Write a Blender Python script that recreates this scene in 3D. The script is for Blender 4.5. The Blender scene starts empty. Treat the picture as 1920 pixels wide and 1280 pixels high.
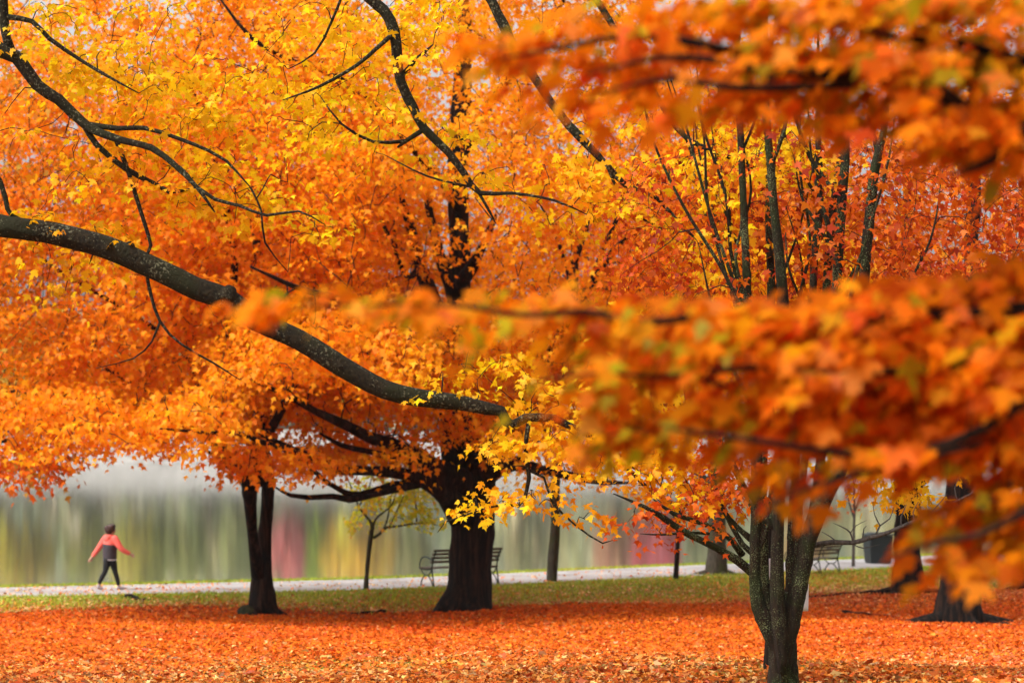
import bpy, bmesh, math
import numpy as np
from mathutils import Vector

C = bpy.context.scene
rng = np.random.default_rng(11)
F, CZ = 5000.0, 3.9                       # focal length in photo pixels, camera height over the water
TH = math.atan((820 - 640) / F)           # camera pitch

# ------------------------------------------------------------------ helpers
def P(px, py, d):
    px = np.asarray(px, float); py = np.asarray(py, float); d = np.asarray(d, float)
    x = (px - 960) / F * d; y = (640 - py) / F * d
    return np.stack(np.broadcast_arrays(x, d * math.cos(TH) - y * math.sin(TH), CZ + d * math.sin(TH) + y * math.cos(TH)), -1)

def proj(p):
    p = np.asarray(p, float)
    X, Y, Z = p[..., 0], p[..., 1], p[..., 2] - CZ
    d = Y * math.cos(TH) + Z * math.sin(TH); y = -Y * math.sin(TH) + Z * math.cos(TH)
    d = np.maximum(d, .1)
    return 960 + F * X / d, 640 - F * y / d, d

def sm(t):
    t = np.clip(t, 0, 1); return t * t * (3 - 2 * t)

def nz(p, s=1.0, seed=0.0):                # cheap smooth noise, about -1..1
    p = np.asarray(p, float) * s
    x, y, z = p[..., 0] + seed, p[..., 1] + seed * 1.7, p[..., 2] - seed * .6
    return (np.sin(x * 1.3 + 1.1 * np.sin(y * .9 + z)) + np.sin(y * 1.7 + 1.3 * np.sin(z * 1.1 + x * .7)) + np.sin(z * 1.9 + 1.2 * np.sin(x * 1.2 - y * .5))) / 3

YF = ([-40, 8, 20, 30, 40, 50, 58, 64, 140], [2.9, 2.15, 1.9, 1.3, .72, .3, .1, .08, .08])
PN = ([-80, -12, -3.4, 0, 5, 9.6, 15, 80], [40, 61, 63.8, 66.4, 70.7, 74, 78.7, 135])
PW = ([-80, -12, -3.4, 0, 5, 9.6, 15, 80], [4.2, 4.2, 5.2, 5.6, 5.6, 5.7, 5.7, 5.7])
def ynear(X): return (np.interp(X - 1, *PN) + np.interp(X, *PN) + np.interp(X + 1, *PN)) / 3
def yfar(X): return ynear(X) + np.interp(X, *PW)
def gz(X, Y):
    X = np.asarray(X, float); Y = np.asarray(Y, float)
    z = sum(np.interp(Y + o, *YF) for o in (-4, -2, 0, 2, 4)) / 5
    t = ynear(X) - Y
    z = z + .17 * sm((6 - t) / 5) + .07 * np.sin(X * .5 + Y * .23) * sm((t - 2) / 6)
    s = Y - yfar(X)
    return z - 1.6 * sm((s - .5) / 2.2)
def G(px, py):                             # ground point seen at a photo pixel
    d = np.linspace(9, 110, 4000); p = P(px, py, d)
    i = np.argmax(p[:, 2] < gz(p[:, 0], p[:, 1]))
    return p[i], d[i]

def link(o, parent=None):
    C.collection.objects.link(o)
    if parent: o.parent = parent
    return o
def tag(o, label=None, cat=None, group=None, kind=None):
    for k, v in (('label', label), ('category', cat), ('group', group), ('kind', kind)):
        if v: o[k] = v
    return o
def empty(name, loc, label, cat, group=None):
    o = bpy.data.objects.new(name, None); o.location = loc; o.empty_display_size = .2
    link(o); return tag(o, label, cat, group)
def mesh_obj(name, me, mat, parent=None, smooth=True):
    o = bpy.data.objects.new(name, me)
    for m in (mat if isinstance(mat, (list, tuple)) else [mat]): me.materials.append(m)
    if smooth: me.shade_smooth()
    return link(o, parent)

def build_mesh(name, V, loops, sizes, cols=None):
    me = bpy.data.meshes.new(name)
    V = np.ascontiguousarray(V, np.float32); loops = np.ascontiguousarray(loops, np.int32); sizes = np.asarray(sizes, np.int32)
    me.vertices.add(len(V)); me.vertices.foreach_set('co', V.ravel())
    me.loops.add(len(loops)); me.loops.foreach_set('vertex_index', loops)
    me.polygons.add(len(sizes))
    st = np.zeros(len(sizes), np.int32); st[1:] = np.cumsum(sizes)[:-1]
    me.polygons.foreach_set('loop_start', st)
    if cols is not None:
        a = me.attributes.new('tint', 'FLOAT_COLOR', 'FACE')
        c4 = np.ones((len(cols), 4), np.float32); c4[:, :3] = cols
        a.data.foreach_set('color', c4.ravel())
    me.update(calc_edges=True); me.validate()
    return me

def cat_smooth(pts, step):
    """Catmull-Rom through rows of pts (x,y,z,r)."""
    pts = np.asarray(pts, float)
    if len(pts) < 3:
        n = max(2, int(np.linalg.norm(pts[1, :3] - pts[0, :3]) / step) + 1)
        return pts[0] + np.linspace(0, 1, n)[:, None] * (pts[1] - pts[0])
    q = np.vstack([2 * pts[0] - pts[1], pts, 2 * pts[-1] - pts[-2]]); out = []
    for i in range(1, len(q) - 2):
        p0, p1, p2, p3 = q[i - 1:i + 3]
        n = max(1, int(round(np.linalg.norm(p2[:3] - p1[:3]) / step)))
        t = (np.arange(n) / n)[:, None]
        out.append(.5 * (2 * p1 + (p2 - p0) * t + (2 * p0 - 5 * p1 + 4 * p2 - p3) * t ** 2 + (3 * p1 - p0 - 3 * p2 + p3) * t ** 3))
    out = np.vstack(out + [pts[-1:]])
    out[:, 3] = np.maximum(out[:, 3], pts[:, 3].min())
    return out

def tubes(items):
    """items: (pts Nx3, rad N, sides, rough). Returns V, loops, sizes of one mesh."""
    Vs, L, S, base = [], [], [], 0
    for pts, rad, k, rough in items:
        pts = np.asarray(pts, float); rad = np.asarray(rad, float); n = len(pts)
        tan = np.gradient(pts, axis=0); tan /= np.linalg.norm(tan, axis=1)[:, None] + 1e-9
        up = np.array([0, 0, 1.]) if abs(tan[0, 2]) < .9 else np.array([1., 0, 0])
        N = np.zeros((n, 3)); v = up - tan[0] * up.dot(tan[0]); N[0] = v / np.linalg.norm(v)
        for i in range(1, n):
            v = N[i - 1] - tan[i] * N[i - 1].dot(tan[i]); N[i] = v / (np.linalg.norm(v) + 1e-9)
        B = np.cross(tan, N); a = np.arange(k) / k * 2 * np.pi
        R = rad[:, None] * np.ones((n, k))
        if rough:
            ridge = rng.normal(0, 1, (1, k)); ridge2 = rng.normal(0, 1, (n, k))
            for _ in range(2): ridge2[1:] = .55 * ridge2[1:] + .45 * ridge2[:-1]
            low = np.cumsum(rng.normal(0, 1, n)); low -= np.linspace(low[0], low[-1], n); low /= (np.abs(low).max() + 1e-6)
            R = R * (1 + rough * (.55 * ridge + .7 * ridge2) + rough * .9 * low[:, None])
        V = pts[:, None] + R[..., None] * (np.cos(a)[None, :, None] * N[:, None] + np.sin(a)[None, :, None] * B[:, None])
        Vs.append(V.reshape(-1, 3))
        i = np.arange(n - 1)[:, None] * k; j = np.arange(k)[None]; j2 = (j + 1) % k
        q = np.stack([i + j, i + j2, i + k + j2, i + k + j], -1).reshape(-1, 4) + base
        L.append(q.ravel()); S.append(np.full(len(q), 4))
        L.append(np.arange(k)[::-1] + base); S.append([k])
        L.append(np.arange(k) + base + (n - 1) * k); S.append([k])
        base += n * k
    return np.vstack(Vs), np.concatenate(L), np.concatenate(S)
def tube_obj(name, items, mat, parent=None, origin=(0, 0, 0)):
    V, L, S = tubes(items)
    return mesh_obj(name, build_mesh(name, V - np.asarray(origin), L, S), mat, parent)

def box_bm(bm, c, s, rz=0.0, bev=0.0, ry=0.0):
    import mathutils
    m = mathutils.Matrix.Translation(c) @ mathutils.Matrix.Rotation(rz, 4, 'Z') @ mathutils.Matrix.Rotation(ry, 4, 'X') @ mathutils.Matrix.Diagonal((*s, 1))
    r = bmesh.ops.create_cube(bm, size=1, matrix=m)
    if bev:
        es = list({e for v in r['verts'] for e in v.link_edges})
        bmesh.ops.bevel(bm, geom=es, offset=bev, segments=2, affect='EDGES', profile=.5)
def bm_obj(name, bm, mat, parent=None, smooth=False):
    me = bpy.data.meshes.new(name); bm.to_mesh(me); bm.free()
    return mesh_obj(name, me, mat, parent, smooth)

# ------------------------------------------------------------------ materials
def mat(name):
    m = bpy.data.materials.new(name); m.use_nodes = True
    nt = m.node_tree; nt.nodes.clear()
    return m, nt, (lambda t, **k: _n(nt, t, **k)), nt.links.new
def _n(nt, t, **k):
    n = nt.nodes.new(t)
    for a, v in k.items():
        if a == 'inp':
            for i, x in v.items(): n.inputs[i].default_value = x
        else: setattr(n, a, v)
    return n
def ramp(n, stops):
    r = n('ShaderNodeValToRGB'); e = r.color_ramp.elements
    while len(e) < len(stops): e.new(.5)
    for el, (p, c) in zip(e, stops): el.position = p; el.color = (*c, 1)
    return r

def leaf_mat(name, trans=.53, gloss=.007, sat=1.0):
    m, nt, n, lk = mat(name)
    a = n('ShaderNodeAttribute', attribute_name='tint')
    d = n('ShaderNodeBsdfDiffuse'); t = n('ShaderNodeBsdfTranslucent'); g = n('ShaderNodeBsdfGlossy', inp={'Roughness': .45})
    mx = n('ShaderNodeMixShader', inp={0: trans}); m2 = n('ShaderNodeMixShader', inp={0: gloss}); o = n('ShaderNodeOutputMaterial')
    lk(a.outputs['Color'], d.inputs['Color']); lk(a.outputs['Color'], t.inputs['Color'])
    lk(d.outputs[0], mx.inputs[1]); lk(t.outputs[0], mx.inputs[2]); lk(mx.outputs[0], m2.inputs[1]); lk(g.outputs[0], m2.inputs[2])
    lk(m2.outputs[0], o.inputs[0]); return m
M_LEAF = leaf_mat('maple_leaf')
M_LITTER = leaf_mat('fallen_leaf', .15, .015)
M_GRASS = leaf_mat('grass_blade', .3, .04)
M_FAR = leaf_mat('far_foliage', .3, 0.0)

def bark_mat(name, c1, c2, scale, lichen=None, amount=.62, moss=None, stretch=.22, lscale=105, lo=.35, hi=.7):
    m, nt, n, lk = mat(name)
    tc = n('ShaderNodeTexCoord'); mp = n('ShaderNodeMapping', inp={'Scale': (1, 1, stretch)}); lk(tc.outputs['Object'], mp.inputs[0])
    w = n('ShaderNodeTexNoise', inp={'Scale': scale, 'Detail': 6, 'Roughness': .65}); lk(mp.outputs[0], w.inputs['Vector'])
    r = ramp(n, [(lo, c1), (hi, c2)]); lk(w.outputs[0], r.inputs[0]); col = r.outputs[0]
    if moss:
        k = n('ShaderNodeTexNoise', inp={'Scale': 2.2, 'Detail': 5, 'Roughness': .6}); lk(tc.outputs['Object'], k.inputs['Vector'])
        kr = ramp(n, [(.47, (0, 0, 0)), (.6, (1, 1, 1))]); lk(k.outputs[0], kr.inputs[0])
        mx = n('ShaderNodeMix', data_type='RGBA'); lk(kr.outputs[0], mx.inputs[0]); lk(col, mx.inputs[6]); mx.inputs[7].default_value = (*moss, 1); col = mx.outputs[2]
    if lichen:
        k = n('ShaderNodeTexNoise', inp={'Scale': lscale, 'Detail': 3, 'Roughness': .6}); lk(tc.outputs['Object'], k.inputs['Vector'])
        k2 = n('ShaderNodeTexNoise', inp={'Scale': 3.5, 'Detail': 2}); lk(tc.outputs['Object'], k2.inputs['Vector'])
        ad = n('ShaderNodeMath', operation='MULTIPLY_ADD', inp={1: .45}); lk(k2.outputs[0], ad.inputs[0]); lk(k.outputs[0], ad.inputs[2])
        kr = ramp(n, [(amount + .17, (0, 0, 0)), (amount + .22, (1, 1, 1))]); lk(ad.outputs[0], kr.inputs[0])
        mx = n('ShaderNodeMix', data_type='RGBA'); lk(kr.outputs[0], mx.inputs[0]); lk(col, mx.inputs[6]); mx.inputs[7].default_value = (*lichen, 1); col = mx.outputs[2]
    b = n('ShaderNodeBsdfPrincipled', inp={'Roughness': .9, 'Specular IOR Level': .2}); lk(col, b.inputs['Base Color'])
    bp = n('ShaderNodeBump', inp={'Strength': 1.0, 'Distance': .05}); lk(w.outputs[0], bp.inputs['Height']); lk(bp.outputs[0], b.inputs['Normal'])
    o = n('ShaderNodeOutputMaterial'); lk(b.outputs[0], o.inputs[0]); return m
M_BARK_DARK = bark_mat('dark_wet_bark', (.003, .002, .0015), (.062, .030, .017), 11, stretch=.1, lo=.46, hi=.78)
M_BARK_LIMB = bark_mat('mossy_limb_bark', (.006, .004, .002), (.036, .024, .010), 34, (.13, .12, .07), .655, (.018, .017, .005), .75, 42)
M_BARK_LICHEN = bark_mat('lichen_bark', (.008, .005, .003), (.034, .020, .011), 30, (.18, .21, .09), .665, (.018, .023, .005))
M_BARK_GREY = bark_mat('grey_bark', (.035, .028, .02), (.10, .085, .06), 24, None, .6, (.06, .062, .025))
M_TWIG = bark_mat('twig_bark', (.007, .005, .004), (.02, .014, .010), 40)
M_TWIG_GREY = bark_mat('bare_twig_bark', (.05, .04, .035), (.15, .125, .11), 40)

def plain(name, col, rough=.6, metal=0.0, noise=.25, scale=12.0, spec=.4):
    m, nt, n, lk = mat(name)
    tc = n('ShaderNodeTexCoord'); w = n('ShaderNodeTexNoise', inp={'Scale': scale, 'Detail': 5}); lk(tc.outputs['Object'], w.inputs['Vector'])
    a = tuple(c * (1 - noise) for c in col); b_ = tuple(min(1, c * (1 + noise)) for c in col)
    r = ramp(n, [(.3, a), (.7, b_)]); lk(w.outputs[0], r.inputs[0])
    b = n('ShaderNodeBsdfPrincipled', inp={'Roughness': rough, 'Metallic': metal, 'Specular IOR Level': spec}); lk(r.outputs[0], b.inputs['Base Color'])
    o = n('ShaderNodeOutputMaterial'); lk(b.outputs[0], o.inputs[0]); return m

def ground_mat():
    m, nt, n, lk = mat('leafy_turf')
    tc = n('ShaderNodeTexCoord'); a = n('ShaderNodeAttribute', attribute_name='turf')
    w = n('ShaderNodeTexNoise', inp={'Scale': 1.1, 'Detail': 6, 'Roughness': .7}); lk(tc.outputs['Object'], w.inputs['Vector'])
    w2 = n('ShaderNodeTexNoise', inp={'Scale': 16, 'Detail': 3, 'Roughness': .7}); lk(tc.outputs['Object'], w2.inputs['Vector'])
    leafc = ramp(n, [(.3, (.06, .014, .004)), (.48, (.20, .045, .008)), (.62, (.36, .09, .018)), (.75, (.07, .03, .01))]); lk(w2.outputs[0], leafc.inputs[0])
    grassc = ramp(n, [(.3, (.065, .10, .010)), (.6, (.17, .21, .02)), (.8, (.26, .23, .035))]); lk(w2.outputs[0], grassc.inputs[0])
    ad = n('ShaderNodeMath', operation='MULTIPLY_ADD', inp={1: .9, 2: -.45}); lk(w.outputs[0], ad.inputs[0])
    s = n('ShaderNodeMath', operation='ADD'); lk(a.outputs['Fac'], s.inputs[0]); lk(ad.outputs[0], s.inputs[1])
    r = ramp(n, [(.42, (0, 0, 0)), (.58, (1, 1, 1))]); lk(s.outputs[0], r.inputs[0])
    mx = n('ShaderNodeMix', data_type='RGBA'); lk(r.outputs[0], mx.inputs[0]); lk(leafc.outputs[0], mx.inputs[6]); lk(grassc.outputs[0], mx.inputs[7])
    b = n('ShaderNodeBsdfPrincipled', inp={'Roughness': .95, 'Specular IOR Level': .1}); lk(mx.outputs[2], b.inputs['Base Color'])
    bp = n('ShaderNodeBump', inp={'Strength': .6, 'Distance': .05}); lk(w2.outputs[0], bp.inputs['Height']); lk(bp.outputs[0], b.inputs['Normal'])
    o = n('ShaderNodeOutputMaterial'); lk(b.outputs[0], o.inputs[0]); return m

def water_mat():
    m, nt, n, lk = mat('pond_water')
    tc = n('ShaderNodeTexCoord'); mp = n('ShaderNodeMapping', inp={'Scale': (.9, 2.2, 1)}); lk(tc.outputs['Object'], mp.inputs[0])
    w = n('ShaderNodeTexNoise', inp={'Scale': 1.6, 'Detail': 3, 'Roughness': .55}); lk(mp.outputs[0], w.inputs['Vector'])
    bp = n('ShaderNodeBump', inp={'Strength': .014, 'Distance': .1}); lk(w.outputs[0], bp.inputs['Height'])
    b = n('ShaderNodeBsdfPrincipled', inp={'Base Color': (.03, .04, .03, 1), 'Roughness': .05, 'IOR': 1.45, 'Specular IOR Level': .5}); lk(bp.outputs[0], b.inputs['Normal'])
    o = n('ShaderNodeOutputMaterial'); lk(b.outputs[0], o.inputs[0]); return m

def path_mat():
    m, nt, n, lk = mat('pale_path')
    tc = n('ShaderNodeTexCoord')
    w = n('ShaderNodeTexNoise', inp={'Scale': .5, 'Detail': 9, 'Roughness': .75}); lk(tc.outputs['Object'], w.inputs['Vector'])
    r = ramp(n, [(.36, (.24, .215, .20)), (.5, (.35, .33, .32)), (.66, (.42, .40, .395))]); lk(w.outputs[0], r.inputs[0])
    b = n('ShaderNodeBsdfPrincipled', inp={'Roughness': .9, 'Specular IOR Level': .2}); lk(r.outputs[0], b.inputs['Base Color'])
    o = n('ShaderNodeOutputMaterial'); lk(b.outputs[0], o.inputs[0]); return m

# ------------------------------------------------------------------ leaves
def _tmpl(right):
    r = np.array(right, float); l = r[1:-1][::-1] * [-1, 1]
    return np.vstack([r, l])
T_FINE = _tmpl([(0, 0), (.22, -.13), (.25, .06), (.55, .14), (.66, .42), (.42, .40), (.21, .40), (.30, .66), (.13, .70), (0, 1.02)])
T_STAR = _tmpl([(0, -.02), (.27, -.1), (.28, .1), (.66, .40), (.24, .42), (0, 1.05)])
T_OVAL = _tmpl([(0, 0), (.22, .2), (.27, .5), (.14, .82), (0, 1)])

def leaf_arrays(pos, tip, nrm, size, col, tmpl, curl=.22):
    n, k = len(pos), len(tmpl)
    tip = tip / (np.linalg.norm(tip, axis=1)[:, None] + 1e-9)
    nrm = nrm - tip * (nrm * tip).sum(1)[:, None]; nrm /= np.linalg.norm(nrm, axis=1)[:, None] + 1e-9
    sx = np.cross(tip, nrm)
    x, y = tmpl[:, 0], tmpl[:, 1]
    cu = curl * rng.uniform(.2, 1.8, (n, 1)); fo = rng.uniform(-.5, .9, (n, 1)) * curl
    z = -cu * (y ** 2)[None] - fo * np.abs(x)[None] + cu * .3 * np.sin(x * 5)[None] * rng.normal(0, 1, (n, 1))
    wd = rng.uniform(.82, 1.1, (n, 1))
    V = pos[:, None] + size[:, None, None] * (sx[:, None] * (x[None] * wd)[..., None] + tip[:, None] * y[None, :, None] + nrm[:, None] * z[..., None])
    return V.reshape(-1, 3), col, k
def leaf_mesh(name, parts, mat_, parent=None, origin=(0, 0, 0)):
    Vs, cols, loops, sizes, b = [], [], [], [], 0
    for V, col, k in parts:
        Vs.append(V); cols.append(col); loops.append(np.arange(len(V)) + b); sizes.append(np.full(len(col), k)); b += len(V)
    me = build_mesh(name, np.vstack(Vs) - np.asarray(origin), np.concatenate(loops), np.concatenate(sizes), np.vstack(cols))
    return mesh_obj(name, me, mat_, parent, smooth=False)

def palette(pos, cols, wts, patch=.6, spread=.14, seed=0.0, contrast=1.2):
    """per-leaf colour: a noisy walk along a list of colours, patches of ~1/patch metres."""
    cols = np.array(cols, float); n = len(pos)
    cum = np.cumsum(wts) / np.sum(wts)
    u = .5 + .5 * (contrast * .55 * nz(pos, patch, seed) + rng.normal(0, .33, n))
    u = np.clip(u, 0, .999); i = np.searchsorted(cum, u); i = np.minimum(i, len(cols) - 1)
    c = cols[i] * rng.lognormal(0, spread, (n, 1)) * rng.lognormal(0, spread * .35, (n, 3))
    return np.clip(c, .002, .92)

def spray(cen, dirs, n, L, W, H, size, droop=.55, face=.45, tipdir=None, szvar=.22, jit=.45):
    """n leaves round each twig end: flat drooping sprays."""
    M = len(cen); cen = np.repeat(cen, n, 0)
    u = np.repeat(dirs, n, 0) * [1, 1, .6]; u /= np.linalg.norm(u, axis=1)[:, None] + 1e-9
    v = np.cross(u, [0, 0, 1.]); v /= np.linalg.norm(v, axis=1)[:, None] + 1e-9
    K = M * n
    a = rng.uniform(-.75, .55, K); b = rng.normal(0, .5, K); c = rng.normal(0, 1, K)
    pos = cen + u * (a * L)[:, None] + v * (b * W)[:, None]
    pos[:, 2] += c * H - .22 * W * b * b
    tip = u * rng.uniform(.1, .9, K)[:, None] + v * (np.sign(b) * rng.uniform(.1, 1, K))[:, None] + rng.normal(0, .3, (K, 3))
    tip[:, 2] -= droop * rng.uniform(.3, 1.7, K)
    if tipdir is not None: tip = tip * .55 + np.asarray(tipdir) * rng.uniform(.4, 1.3, (K, 1))
    nrm = np.array([0, 0, .85]) + rng.normal(0, jit, (K, 3)); nrm[:, 1] -= face
    return pos, tip, nrm, size * np.exp(rng.normal(0, szvar, K))

# ------------------------------------------------------------------ growing trees
def limb(pts, d=None, px_r=True):
    """rows (px, py, r_px) at depth d, or (px, py, depth, r_px) -> rows (x, y, z, r)"""
    out = []
    for i, p in enumerate(pts):
        if len(p) == 4: x, y, dd, r = p
        else:
            x, y, r = p; dd = d if np.isscalar(d) else d[0] + (d[1] - d[0]) * i / (len(pts) - 1)
        out.append([*P(x, y, dd), r * dd / F * (.5 if i == len(pts) - 1 and r < 6 else 1)])
    return np.array(out)

def grow(limbs, centers, r_tip, r_gain, back=.35, seg=5, wob=.12, maxr=1e9, reach=1e9):
    """joins every spray centre to the nearest wood by a curved twig; returns twigs and end directions"""
    nodes = np.vstack([l[:, :3] for l in limbs]); nr = np.concatenate([l[:, 3] for l in limbs])
    nb = np.zeros(len(nodes))
    d0 = np.array([np.min(((nodes - c) ** 2).sum(1)) for c in centers]) if len(centers) else np.zeros(0)
    order = np.argsort(d0)
    cap = len(nodes) + len(centers) * seg
    N = np.zeros((cap, 3)); R = np.zeros(cap); D = np.zeros(cap); k = len(nodes)
    N[:k] = nodes; R[:k] = nr
    tw, dirs, ok = [], np.zeros((len(centers), 3)), np.zeros(len(centers), bool)
    for i in order:
        c = centers[i]; dist = np.sqrt(((N[:k] - c) ** 2).sum(1))
        j = np.argmin(dist + back * D[:k]); L = dist[j]
        if L > reach: continue
        p = N[j]; t = np.linspace(0, 1, seg + 1)[:, None]
        side = rng.normal(0, 1, 3) * wob * L; side[2] = abs(side[2]) + .10 * L
        q = p + (c - p) * t + side * (np.sin(np.pi * t) * (1 - .3 * t))
        q[1:-1] += rng.normal(0, wob * .16 * L, (seg - 1, 3))
        r0 = min(R[j] * .75, r_tip + r_gain * L, maxr); r = np.linspace(max(r0, r_tip), r_tip, seg + 1)
        tw.append((q, r, 4 if r0 < .02 else 5, 0))
        N[k:k + seg] = q[1:]; R[k:k + seg] = r[1:]; D[k:k + seg] = D[j] + L * np.linspace(1 / seg, 1, seg); k += seg
        e = q[-1] - q[-3]; dirs[i] = e / (np.linalg.norm(e) + 1e-9); ok[i] = True
    return tw, dirs, ok

def in_poly(px, py, poly):
    inside = np.zeros(len(px), bool); n = len(poly)
    for i in range(n):
        x1, y1 = poly[i]; x2, y2 = poly[(i + 1) % n]
        c = ((y1 > py) != (y2 > py)) & (px < (x2 - x1) * (py - y1) / (y2 - y1 + 1e-9) + x1)
        inside ^= c
    return inside
def zone(poly, n, d, sd):
    """n points spread through a region: outline as seen at distance d, sd metres deep"""
    p = np.array(poly, float); lo, hi = p.min(0), p.max(0); out = []
    got = 0
    while got < n:
        q = rng.uniform(lo, hi, (n * 3, 2)); q = q[in_poly(q[:, 0], q[:, 1], poly)][:n - got]
        out.append(q); got += len(q)
    q = np.vstack(out); return P(q[:, 0], q[:, 1], d + rng.normal(0, sd, len(q)))
def seen(c, mx=160, my=160):
    x, y, d = proj(c); return (x > -mx) & (x < 1920 + mx) & (y > -my) & (y < 1280 + my)

def fuse(items, vox):
    V, L, S = tubes(items); me = build_mesh('fuse', V, L, S); o = bpy.data.objects.new('fuse', me); C.collection.objects.link(o)
    m = o.modifiers.new('r', 'REMESH'); m.mode = 'VOXEL'; m.voxel_size = vox
    m = o.modifiers.new('s', 'SMOOTH'); m.iterations = 3; m.factor = .5
    ev = o.evaluated_get(bpy.context.evaluated_depsgraph_get()).to_mesh()
    V = np.empty(len(ev.vertices) * 3, np.float32); ev.vertices.foreach_get('co', V)
    L = np.empty(len(ev.loops), np.int32); ev.loops.foreach_get('vertex_index', L); S = np.empty(len(ev.polygons), np.int32); ev.polygons.foreach_get('loop_total', S)
    o.to_mesh_clear(); bpy.data.objects.remove(o); V = V.reshape(-1, 3).astype(float)
    for a, f in ((.75, .12), (.45, .30)):                           # knobs and kinks at two sizes
        V = V + a * vox * np.stack([nz(V, f / vox, k) for k in (1.3, 4.1, 7.7)], 1) * [1, 1, .6]
    return V, L, S

def tree(name, label, base, limbs, cen, sprays, cols, wts, bark, twigm=None, group=None, cat='tree', tmpl=T_STAR, r_tip=.004, r_gain=.008,
         step=.3, sides=14, rough=.07, patch=.6, seed=0.0, maxr=1e9, reach=1e9, wob=.12, leaf_skip=0.0, contrast=1.2, crown_name='crown', back=.35, vox=0.0):
    base = np.asarray(base, float)
    root = empty(name, base, label, cat, group)
    sl = [cat_smooth(l, step) for l in limbs]
    items = [(l[:, :3], l[:, 3], sides if l[0, 3] > .05 else 8, rough) for l in sl]
    parts = []
    if vox:
        parts.append((*fuse([i for i in items if i[1][0] > vox * 3.2], vox), 0)); items = [i for i in items if i[1][0] <= vox * 3.2 or i[1][-1] < vox * 1.5]
    if items: parts.append((*tubes(items), 0))
    if len(cen):
        tw, dirs, ok = grow(sl, cen, r_tip, r_gain, maxr=maxr, reach=reach, wob=wob, back=back)
        parts.append((*tubes(tw), 1))
    b0, Vs, Ls, Ss, Ms = 0, [], [], [], []
    for V, L, S, mi in parts: Vs.append(V); Ls.append(np.asarray(L) + b0); Ss.append(np.asarray(S)); Ms.append(np.full(len(S), mi, np.int32)); b0 += len(V)
    me = build_mesh('trunk', np.vstack(Vs) - base, np.concatenate(Ls), np.concatenate(Ss))
    mesh_obj('trunk', me, [bark, twigm or M_TWIG], root)
    if len(me.polygons) == sum(len(m) for m in Ms): me.polygons.foreach_set('material_index', np.concatenate(Ms))
    else: print('POLY MISMATCH', label)
    if len(cen):
        keep = ok & (rng.uniform(0, 1, len(cen)) >= leaf_skip)
        pos, tip, nrm, size = spray(cen[keep], dirs[keep], **sprays)
        col = palette(pos, cols, wts, patch, seed=seed, contrast=contrast)
        leaf_mesh(crown_name, [leaf_arrays(pos, tip, nrm, size, col, tmpl)], M_LEAF, root, base)
    return root

def flare(p, d, roots, r, leng):
    """surface roots running out from a trunk foot"""
    out = []
    for a in roots:
        L = leng * rng.uniform(.7, 1.3); t = np.linspace(0, 1, 6)
        a2 = a + rng.normal(0, .25) * t
        x = p[0] + np.cos(a2) * t * L; y = p[1] + np.sin(a2) * t * L
        z = gz(x, y) + .5 * r * (1 - t) ** 2 + .03 - .06 * t
        out.append(np.stack([x, y, z, r * (1 - t) ** .8 * .62 + .015], 1))
    return out

ORANGE = [(.90, .245, .006), (.93, .325, .006), (.93, .385, .006), (.93, .48, .007), (.91, .275, .006)]
YELLOW = [(.88, .32, .006), (.91, .45, .007), (.92, .54, .007), (.92, .60, .01)]
RED = [(.40, .038, .006), (.52, .075, .006), (.64, .14, .006), (.29, .026, .007), (.70, .23, .008)]

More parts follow.
